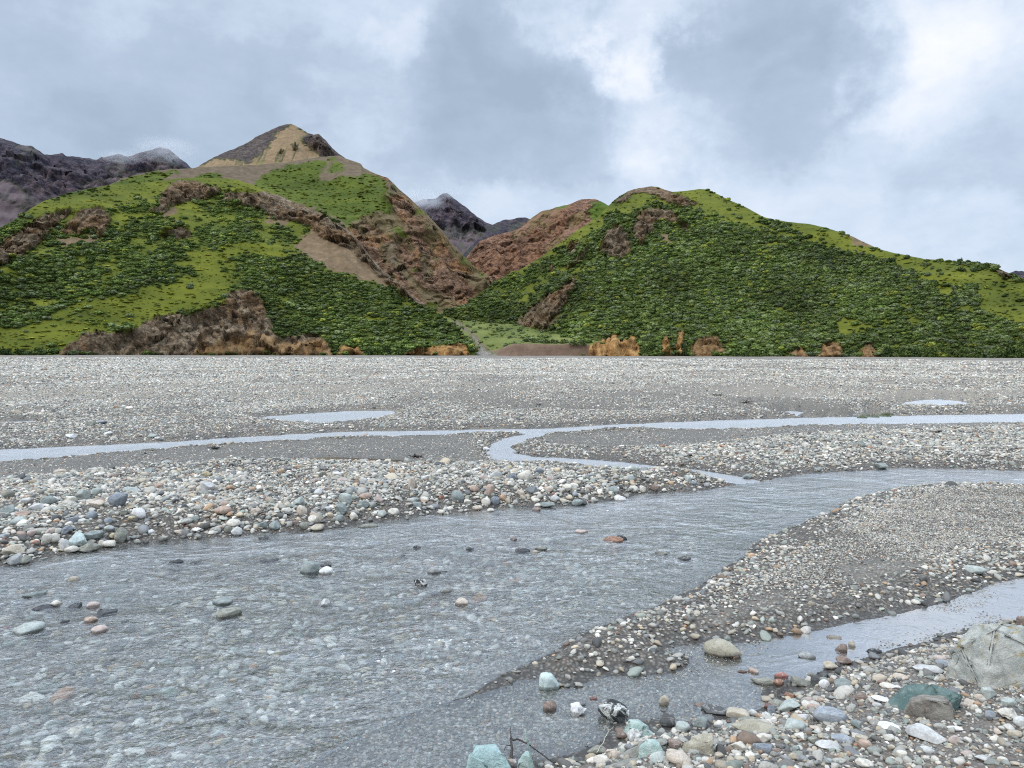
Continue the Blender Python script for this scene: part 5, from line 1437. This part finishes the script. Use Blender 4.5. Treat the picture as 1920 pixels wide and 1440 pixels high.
S(754, 1067, 13, 6, 'black', 'flat', 'flat black stone downstream of the small black stone')
S(980, 1058, 28, 11, 'black', 'flat', 'black flat stone in the row of river stones', 'black flat river stone')
S(1004, 1060, 18, 9, 'tan', 'round', 'tan stone touching the black flat river stone')
S(940, 1058, 30, 9, 'grey', 'flat', 'grey flat stone in the river row before the black flat one')
S(1014, 1054, 24, 10, 'olive', 'flat', 'olive stone at the end of the row of river stones')
S(882, 1056, 16, 9, 'dark', 'angular', 'dark stone at the start of the row of river stones')
S(612, 1169, 22, 18, 'pale', 'angular', 'wedge-shaped pale cobble alone in the river', 'wedge-shaped river cobble')
S(430, 1187, 42, 20, 'olive', 'block', 'olive block-shaped rock lying low in the river', 'olive river block')
S(412, 1109, 13, 7, 'black', 'flat', 'tiny black stone in the river above the olive river block')
S(139, 1109, 20, 10, 'tan', 'round', 'tan stone in the river off the near end of the cobble bank')
S(330, 1076, 24, 10, 'black', 'flat', 'black low stone in the river below the cobble bank', 'black low stone')
S(370, 1078, 22, 8, 'dark', 'flat', 'dark stone beside the black low stone')
S(505, 1075, 36, 10, 'dark', 'flat', 'dark ledge of stone just breaking the river surface')
S(85, 1170, 36, 10, 'black', 'flat', 'black ledge stone in the row of dark river stones', 'black ledge stone')
S(106, 1165, 18, 13, 'cream', 'round', 'cream cobble sitting on the black ledge stone')
S(140, 1167, 22, 11, 'black', 'angular', 'black stone next along from the cream cobble on the ledge')
S(175, 1169, 20, 13, 'pink', 'round', 'pinkish cobble in the row of dark river stones')
S(201, 1182, 30, 13, 'dark', 'angular', 'dark stone at the end of the row of dark river stones')
S(172, 1201, 20, 14, 'salmon', 'flat', 'flat orange brown stone below the row of dark river stones')
S(57, 1222, 42, 21, 'ltgreen', 'round', 'pale green cobble in the river near the picture edge', 'pale green river cobble')
S(122, 1200, 14, 9, 'dark', 'round', 'small dark stone between the pale green river cobble and orange brown stone')
S(284, 1215, 38, 12, 'ltgreen', 'flat', 'pale flat stone just awash in the river')
S(188, 1219, 26, 16, 'pink', 'round', 'pink stone just awash beyond the pale green river cobble')
S(65, 1142, 34, 13, 'teal', 'flat', 'grey green low stone above the black ledge stone')
S(418, 1162, 34, 17, 'teal', 'round', 'grey green cobble just awash above the olive river block')
S(1163, 946, 22, 14, 'white', 'round', 'white cobble in the river off the point of the cobble bank', 'white cobble off the bank')
S(1082, 952, 20, 14, 'teal', 'round', 'grey green cobble at the waterline, paired with a dark one', 'paired waterline cobble')
S(1093, 951, 14, 14, 'dark', 'angular', 'dark cobble paired with a grey green one at the waterline')
S(690, 993, 36, 9, 'olive', 'flat', 'flat olive stones in the water just off the cobble bank')
S(703, 988, 11, 7, 'black', 'round', 'small black stone lying on the flat olive stone off the bank')
S(495, 1016, 18, 10, 'dark', 'round', 'dark wet cobble in the water just below the bank')
S(1243, 1052, 30, 9, 'olive', 'flat', 'olive flat stone in the river near the gravel bar')
S(1283, 1059, 24, 11, 'dark', 'round', 'dark boulder in the rapid beside the olive flat stone')
S(1257, 1062, 16, 7, 'pale', 'flat', 'pale flat stone between olive flat stone and dark boulder in rapid')
# stones of the cobble bank
S(221, 955, 31, 24, 'blue', 'round', 'large dark blue-black boulder on the cobble bank, the darkest stone there', 'dark blue-black boulder', 'boulder', 'boulder')
S(155, 942, 25, 19, 'ltgreen', 'angular', 'pale mint angular stone uphill from the dark blue-black boulder', 'pale mint angular stone')
S(181, 956, 26, 16, 'peach', 'angular', 'peach pointed stone beside the dark blue-black boulder', 'peach pointed stone')
S(133, 951, 16, 15, 'cream', 'block', 'cream block-shaped cobble below the pale mint angular stone')
S(92, 948, 25, 14, 'teal', 'round', 'dark grey green cobble high on the cobble bank', 'dark grey green cobble')
S(14, 966, 20, 14, 'teal', 'block', 'grey green block on the cobble bank near the picture edge', 'grey green block')
S(69, 961, 21, 13, 'pale', 'angular', 'pale blotched cobble between dark grey green cobble and grey green block')
S(42, 970, 22, 9, 'salmon', 'flat', 'salmon flat stone below the pale blotched cobble')
S(17, 937, 17, 13, 'olive', 'round', 'olive round cobble high on the bank near the picture edge')
S(260, 977, 22, 19, 'white', 'round', 'white round cobble with grey marks on the cobble bank', 'white marked cobble')
S(248, 978, 14, 9, 'yellow', 'round', 'yellow tan cobble touching the white marked cobble')
S(33, 987, 25, 13, 'ltgreen', 'flat', 'pale green flat stone lying on dark sand of the bank', 'pale green flat stone on sand')
S(144, 1027, 30, 23, 'cyan', 'angular', 'pale mint white block near the waterline', 'mint white block')
S(175, 1014, 34, 16, 'teal', 'slab', 'grey green slab behind the mint white block', 'grey green slab')
S(165, 1037, 36, 16, 'olive', 'slab', 'olive green slab at the waterline below the grey green slab', 'olive waterline slab')
S(227, 1022, 21, 25, 'olive', 'round', 'upright olive grey cobble at the waterline', 'upright olive cobble')
S(204, 1029, 19, 12, 'cream', 'block', 'cream block beside the upright olive cobble')
S(191, 1028, 11, 12, 'cream', 'round', 'small cream cobble between cream block and olive waterline slab')
S(212, 1012, 12, 10, 'yellow', 'round', 'yellow cobble behind the cream block')
S(134, 1037, 22, 11, 'cream', 'flat', 'cream flat cobble in front of the mint white block')
S(121, 1034, 14, 17, 'pale', 'round', 'pale upright cobble leaning on the cream flat cobble')
S(87, 1021, 16, 17, 'cream', 'block', 'cream square cobble on the lower cobble bank', 'cream square cobble')
S(103, 1018, 16, 14, 'cream', 'round', 'cream round cobble next to the cream square cobble')
S(126, 1003, 19, 14, 'blue', 'angular', 'dark blue cobble uphill from the mint white block', 'dark blue cobble')
S(94, 1004, 15, 11, 'pink', 'round', 'pinkish cobble uphill from the cream square cobble')
S(25, 1041, 31, 15, 'tan', 'flat', 'tan flat stone near the waterline at the picture edge', 'tan flat stone')
S(28, 1062, 22, 17, 'grey', 'round', 'grey striped cobble at the waterline below the tan flat stone')
S(47, 1059, 17, 13, 'olive', 'round', 'olive cobble at the waterline next to the grey striped cobble')
S(68, 1024, 11, 8, 'red', 'flat', 'small brick red chip among pale cobbles near the waterline')
S(40, 1011, 13, 11, 'salmon', 'round', 'salmon round cobble uphill from the tan flat stone')
S(386, 899, 17, 13, 'yellow', 'lump', 'bright yellow lumpy stone high on the cobble bank', 'bright yellow stone')
S(389, 926, 25, 20, 'white', 'angular', 'white angular stone below the bright yellow stone')
S(112, 890, 19, 8, 'peach', 'flat', 'peach stone on the sand behind the cobble bank')
S(268, 908, 15, 9, 'tan', 'round', 'tan cobble high on the bank uphill from the dark blue-black boulder')
S(298, 918, 15, 10, 'salmon', 'round', 'salmon cobble high on the bank between tan cobble and yellow stone')
S(246, 925, 25, 10, 'ltgreen', 'block', 'pale long cobble uphill from the white marked cobble')
S(418, 966, 28, 15, 'salmon', 'round', 'smooth salmon egg-shaped cobble on the cobble bank', 'salmon egg-shaped cobble')
S(421, 952, 14, 10, 'salmon', 'round', 'small red-brown cobble behind the salmon egg-shaped cobble')
S(480, 967, 19, 15, 'peach', 'lump', 'lumpy peach cobble on the bank past the salmon egg-shaped cobble', 'lumpy peach cobble')
S(438, 991, 26, 15, 'cream', 'round', 'cream yellow oval cobble near the waterline', 'cream yellow oval cobble')
S(444, 1007, 19, 16, 'pale', 'round', 'round pale striped cobble at the waterline below the cream yellow oval')
S(408, 1000, 11, 11, 'pale', 'round', 'small pale round cobble at the waterline before the striped one')
S(428, 1001, 14, 12, 'olive', 'round', 'olive cobble next to the round pale striped cobble')
S(561, 953, 20, 18, 'ltgreen', 'slab', 'pale teal upright slab on the bank above a peach cobble', 'pale teal upright slab')
S(566, 969, 19, 17, 'peach', 'round', 'peach round cobble below the pale teal upright slab')
S(537, 963, 19, 9, 'cream', 'flat', 'cream yellow flat cobble beside the peach round cobble')
S(588, 970, 14, 8, 'salmon', 'flat', 'salmon red flat cobble past the peach round cobble')
S(647, 953, 24, 24, 'ltgreen', 'round', 'large pale grey green cobble standing on the bank', 'large pale green cobble')
S(641, 969, 21, 22, 'teal', 'angular', 'grey green pointed cobble in front of the large pale green cobble', 'grey green pointed cobble')
S(680, 953, 22, 13, 'teal', 'angular', 'grey green flat-topped cobble past the large pale green cobble')
S(685, 938, 21, 12, 'salmon', 'round', 'orange oval cobble uphill from the grey green flat-topped one', 'orange oval cobble')
S(711, 945, 14, 15, 'pink', 'angular', 'pinkish upright cobble past the orange oval cobble')
S(772, 921, 14, 22, 'peach', 'slab', 'peach upright slab near the crest of the cobble bank', 'peach upright slab')
S(516, 996, 20, 16, 'teal', 'round', 'teal round cobble at the waterline', 'teal waterline cobble')
S(493, 993, 19, 13, 'teal', 'angular', 'grey green cobble uphill from the teal waterline cobble')
S(595, 998, 25, 13, 'tan', 'round', 'domed tan cobble standing in the water edge', 'domed tan cobble')
S(570, 994, 17, 13, 'olive', 'round', 'olive cobble beside the domed tan cobble')
S(587, 982, 18, 13, 'cream', 'round', 'cream cobble uphill from the domed tan cobble')
S(636, 980, 16, 12, 'teal', 'block', 'dark green block below the grey green pointed cobble')
S(663, 977, 17, 14, 'cream', 'angular', 'cream green cobble near the waterline past the dark green block')
S(738, 968, 21, 13, 'cream', 'round', 'cream domed cobble at the waterline further up the river', 'cream domed cobble')
S(560, 881, 13, 8, 'orange', 'round', 'bright orange cobble on the crest of the bank', 'bright orange crest cobble')
S(736, 889, 10, 9, 'orange', 'round', 'small orange cobble on the crest by the olive mud')
S(527, 889, 11, 8, 'orange', 'round', 'orange cobble just below the crest before the bright orange one')
S(593, 889, 10, 11, 'cream', 'angular', 'cream upright cobble below the crest past the bright orange one')
S(682, 912, 15, 14, 'pale', 'round', 'pale domed cobble on the upper bank uphill from the orange oval')
S(432, 921, 15, 9, 'orange', 'round', 'orange tan cobble on the upper bank above the salmon egg')
S(858, 946, 23, 22, 'teal', 'round', 'round blue green cobble on the bank', 'round blue green cobble')
S(919, 935, 17, 22, 'salmon', 'slab', 'upright salmon orange cobble on the bank', 'upright salmon cobble')
S(943, 941, 13, 12, 'orange', 'round', 'red orange round cobble beside the upright salmon cobble')
S(928, 949, 17, 15, 'blue', 'round', 'dark teal round cobble near the waterline below the upright salmon cobble')
S(911, 951, 17, 15, 'cream', 'round', 'cream cobble next to the dark teal round cobble')
S(983, 908, 27, 22, 'cream', 'round', 'large cream cobble on the crest by the stream bend', 'large cream crest cobble')
S(959, 905, 22, 15, 'blue', 'angular', 'blue slate stone beside the large cream crest cobble')
S(929, 898, 24, 12, 'pale', 'flat', 'pale flat stone on the crest before the blue slate stone')
S(1010, 892, 20, 12, 'blue', 'flat', 'slate flat stone behind the large cream crest cobble')
S(997, 929, 25, 16, 'slate', 'angular', 'dark slate pointed stone below the large cream crest cobble', 'dark slate pointed stone')
S(976, 933, 16, 14, 'peach', 'lump', 'orange lumpy cobble beside the dark slate pointed stone')
S(1063, 924, 18, 14, 'cream', 'angular', 'cream angular cobble on the thin end of the bank')
S(1032, 904, 14, 10, 'pink', 'round', 'pinkish round cobble past the large cream crest cobble')
S(1040, 942, 17, 12, 'pale', 'round', 'pale round cobble near the waterline of the thin end')
S(1150, 928, 20, 14, 'teal', 'round', 'grey green cobble at the point of the bank')
S(1188, 924, 18, 11, 'cream', 'round', 'cream cobble at the point of the bank past the grey green one')
S(895, 958, 18, 9, 'peach', 'flat', 'orange tan flat cobble at the waterline')
S(920, 964, 16, 10, 'cream', 'round', 'cream stone in the water just off the orange tan flat cobble')
S(1026, 953, 32, 11, 'teal', 'slab', 'grey green slab at the waterline near the paired cobbles')
S(1006, 963, 16, 10, 'brown', 'round', 'brown wet cobble in the water below the grey green slab')
S(956, 885, 11, 10, 'yellow', 'round', 'yellow cream cobble standing in the stream bend')
S(985, 871, 14, 7, 'peach', 'flat', 'peach flat stone lying in the shallow stream bend')
S(911, 846, 14, 7, 'white', 'flat', 'white stone on the sandy inside of the stream bend')
S(1205, 926, 12, 13, 'cream', 'round', 'small cream cobble at the very tip of the bank')
S(1290, 908, 11, 14, 'ltgreen', 'round', 'pale green upright cobble on the shoal below the bend')
S(1401, 901, 17, 11, 'teal', 'angular', 'blue green cobble where the small stream joins the river')
S(1351, 907, 13, 8, 'cream', 'flat', 'cream stone on the shoal by the small stream mouth')
S(1325, 915, 11, 9, 'grey', 'angular', 'grey stone at the river side of the shoal')
S(1652, 882, 22, 11, 'teal', 'slab', 'blue green flat stone at the waterline of the middle gravel bar')
S(1533, 884, 13, 7, 'teal', 'angular', 'small blue green cobble at the waterline of the middle bar')
S(133, 824, 16, 8, 'white', 'angular', 'white stone on the far side of the far stream')
S(203, 818, 14, 7, 'white', 'flat', 'white flat stone beyond the far stream')
S(299, 827, 13, 7, 'pale', 'angular', 'pale stone at the edge of the far stream')
S(286, 822, 16, 7, 'ltgreen', 'flat', 'pale green stone at the edge of the far stream')
S(312, 872, 15, 7, 'pale', 'flat', 'pale stone on the mud behind the bank')
S(393, 874, 12, 8, 'white', 'angular', 'white stone on the mud behind the bank')
S(717, 806, 12, 8, 'teal', 'round', 'grey green stone on the far shore of the far stream')
S(30, 778, 16, 7, 'tan', 'flat', 'tan stone on the plain beyond the far stream')
S(172, 800, 16, 8, 'olive', 'round', 'olive stone on the plain by the dark puddle')
S(190, 797, 18, 7, 'slate', 'flat', 'slate flat stone next to the olive stone on the plain')
print('stones by hand', len(STONES))

# ------------------------------------------------------------------ further cobbles of the bank, described by where they lie among their neighbours
used = {s[0]['label'].lower() for s in STONES}
REFS = [s for s in STONES if s[5]]
zones = [(COBBLE_PX, 62, 'on the cobble bank', (11, 18)), ([(1440, 1330), (1560, 1300), (1660, 1330), (1640, 1440), (1300, 1440), (1240, 1432), (1330, 1380)], 26, 'on the pebble bank', (12, 22)),
         ([(1700, 1350), (1920, 1290), (1920, 1440), (1640, 1440)], 12, 'on the soil bank', (11, 20))]
want = []
for zp, cnt, where, rg in zones:
    P = np.array(zp, float); k = 0; tries = 0
    while k < cnt and tries < 4000:
        tries += 1
        x = random.uniform(max(P[:, 0].min(), 4), min(P[:, 0].max(), 1916)); y = random.uniform(P[:, 1].min() + 8, min(P[:, 1].max(), 1436))
        if not in_poly(np.array([x]), np.array([y]), P)[0]:
            continue
        w = random.uniform(*rg)
        if any(abs(x - s[1]) < (w + s[3]) * 0.45 and abs(y - s[2]) < (w + s[3]) * 0.33 for s in STONES):
            continue
        col = random.choice(['pale', 'pale', 'white', 'grey', 'teal', 'ltgreen', 'olive', 'cream', 'tan', 'slate', 'dark', 'peach', 'brown', 'salmon', 'pink'])
        kind = random.choice(['round', 'round', 'angular', 'block', 'flat'])
        shp = {'round': 'rounded', 'angular': 'angular', 'block': 'blocky', 'flat': 'flat'}[kind]
        lab = None
        for r in sorted(REFS, key=lambda r: (r[1] - x) ** 2 + ((r[2] - y) * 1.6) ** 2)[:8]:
            dx, dyy = x - r[1], (y - r[2]) * 1.6
            rel = ('to the right of' if dx > 0 else 'to the left of') if abs(dx) > abs(dyy) else ('in front of' if dyy > 0 else 'behind')
            near = '' if math.hypot(dx, dyy) > 60 else 'just '
            t = f'{WORD[col]} {shp} cobble {where} {near}{rel} the {r[5]}'
            if t not in used and len(t.split()) <= 16:
                lab = t
                break
        if not lab:
            continue
        used.add(lab)
        S(x, y, w, w * random.uniform(0.5, 0.78), col, kind, lab, group='cobbles ' + where)
        k += 1
for s in STONES:
    if 'group' not in s[0] and s[0]['category'] == 'stone':
        s[0]['group'] = 'river stones that stand out'
print('stones', len(STONES))

# ------------------------------------------------------------------ driftwood and stems
m_wood, N = new_mat('wet_driftwood')
gp = N.n('ShaderNodeNewGeometry').outputs['Position']
wn = N.noise(gp, 60.0, 5.0, 0.6)[0]
pb = N.n('ShaderNodeBsdfPrincipled', {'Base Color': N.ramp(wn, [(0.3, (0.018, 0.013, 0.010)), (0.7, (0.055, 0.04, 0.032))]), 'Roughness': 0.6})
N.t.links.new(pb.outputs[0], N.n('ShaderNodeOutputMaterial').inputs[0])
m_stem, N = new_mat('dry_grass_stem')
gp = N.n('ShaderNodeNewGeometry').outputs['Position']
pb = N.n('ShaderNodeBsdfPrincipled', {'Base Color': N.ramp(N.noise(gp, 40.0)[0], [(0.3, (0.40, 0.37, 0.26)), (0.7, (0.60, 0.57, 0.45))]), 'Roughness': 0.7})
N.t.links.new(pb.outputs[0], N.n('ShaderNodeOutputMaterial').inputs[0])


def tubes(paths, nseg=7):
    V, F = [], []
    for pts, r0, r1 in paths:
        pts = [Vector(p) for p in pts]
        base = len(V)
        for i, p in enumerate(pts):
            t = (pts[min(i + 1, len(pts) - 1)] - pts[max(i - 1, 0)]).normalized()
            a = t.orthogonal().normalized(); b = t.cross(a)
            r = r0 + (r1 - r0) * i / max(len(pts) - 1, 1)
            for k in range(nseg):
                an = 6.2832 * k / nseg
                V.append(tuple(p + (a * math.cos(an) + b * math.sin(an)) * r))
        for i in range(len(pts) - 1):
            for k in range(nseg):
                F.append((base + i * nseg + k, base + i * nseg + (k + 1) % nseg, base + (i + 1) * nseg + (k + 1) % nseg, base + (i + 1) * nseg + k))
    return np.array(V), np.array(F)


def gpt(px, py, lift=0.0):
    x, y, z = hit_ground(px, py)
    return (x, y, max(z, 0.0) + lift)


def path(pp, lift, n=5):
    out = []
    P = [gpt(a, b, l) for (a, b), l in zip(pp, lift)]
    for i in range(len(P) - 1):
        for k in range(n):
            t = k / n
            q = [P[i][c] * (1 - t) + P[i + 1][c] * t for c in range(3)]
            out.append((q[0] + random.uniform(-.004, .004), q[1] + random.uniform(-.004, .004), q[2] + random.uniform(-.003, .003)))
    out.append(P[-1])
    return out


br = [(path([(959, 1428), (960, 1418), (958, 1408)], [0.01, 0.05, 0.09]), 0.011, 0.008),
      (path([(958, 1410), (970, 1408), (990, 1411), (1010, 1421), (1032, 1431), (1046, 1433)], [0.085, 0.08, 0.06, 0.04, 0.02, 0.012]), 0.008, 0.004),
      (path([(958, 1410), (957, 1404), (957, 1398)], [0.09, 0.11, 0.13]), 0.006, 0.0025), (path([(960, 1414), (950, 1412), (944, 1416)], [0.06, 0.05, 0.02]), 0.005, 0.002)]
tag(mesh_from('branch', *tubes(br), m_wood), 'dark forked twig with a long thin arm lying beside the turquoise rock', 'branch')
gs = [(path([(1118, 1417), (1130, 1408), (1142, 1396)], [0.02, 0.06, 0.11]), 0.0035, 0.0022), (path([(1142, 1396), (1150, 1392)], [0.11, 0.125]), 0.0022, 0.0012)]
tag(mesh_from('grass_stem', *tubes(gs, 5), m_stem), 'pale dry grass stem leaning over the shallows by the cream egg-shaped cobble', 'grass stem')
def tangle(px, py, w, label, seed):
    r = np.random.default_rng(seed)
    x, y, z = hit_ground(px, py)
    m = math.hypot(x, y) / FPX
    ps = []
    for k in range(14):
        a = r.uniform(0, 6.28); L = w * m * r.uniform(0.25, 0.6); e = r.uniform(0.0, 0.8)
        p0 = np.array([x, y, max(z, 0) + 0.02]) + r.normal(0, 0.12, 3) * w * m * np.array([1, 1, 0.15])
        p1 = p0 + L * np.array([math.cos(a), math.sin(a), e]) * 0.6; p2 = p1 + L * np.array([math.cos(a + .5), math.sin(a + .5), -e * 0.4]) * 0.5
        ps.append(([tuple(p0), tuple(p1), tuple(p2)], 0.016 * r.uniform(0.6, 1.5), 0.006))
    return tag(mesh_from('driftwood', *tubes(ps, 6), m_wood), label, 'driftwood', 'driftwood on the plain')


tangle(405, 842, 24, 'tangled dark roots of driftwood on the sand below the far stream', 5)
tangle(782, 858, 26, 'small dark driftwood bundle on the olive mud behind the bank', 6)
tangle(1346, 742, 22, 'dark tuft of driftwood out on the gravel plain, farther one', 8)
tangle(1397, 756, 28, 'dark mound of driftwood on the gravel plain above the pale puddle', 9)
tangle(1757, 812, 16, 'little dark stick pile on the middle gravel bar', 10)
tangle(1010, 760, 14, 'small dark stick in the middle of the gravel plain', 11)


# ------------------------------------------------------------------ wisps of cloud caught on the far summits
def mist(px, py, wpx, hpx, dist, dens, seed):
    d = pix_dir(px, py); d = d / math.hypot(d[0], d[1])
    c = np.array([0, 0, H]) + d * dist
    m = dist / FPX
    r = np.random.default_rng(seed)
    V = ICO_V * np.array([wpx * m / 2, wpx * m / 3, hpx * m / 2])
    mt, N = new_mat('summit_mist')
    oc = N.n('ShaderNodeTexCoord').outputs['Object']
    q = N.vmath('MULTIPLY', oc, (2 / (wpx * m), 3 / (wpx * m), 2 / (hpx * m)))
    fall = N.mr(N.vmath('LENGTH', q), 0.15, 0.95, 1.0, 0.0)
    nn = N.noise(N.vmath('ADD', N.vmath('MULTIPLY', q, (2.0, 2.0, 1.2)), (seed, 0, 0)), 1.3, 5.0, 0.6, 0.4)[0]
    de = N.math('MULTIPLY', N.math('MULTIPLY', fall, N.mr(nn, 0.36, 0.62)), dens / (wpx * m))
    pv = N.n('ShaderNodeVolumePrincipled', {'Color': (0.95, 0.97, 1.0, 1), 'Density': de, 'Anisotropy': 0.2})
    pv.inputs['Emission Strength'].default_value = 0.0
    N.t.links.new(pv.outputs[0], N.n('ShaderNodeOutputMaterial').inputs['Volume'])
    o = mesh_from('mist', V, ICO_F, mt)
    o.location = tuple(c)
    return tag(o, kind='stuff')


mist(306, 280, 150, 56, 3080, 3.0, 1)
mist(225, 294, 100, 30, 3050, 2.0, 2)
mist(790, 374, 110, 56, 2850, 5.0, 3)
mist(845, 362, 80, 30, 2900, 2.2, 4)
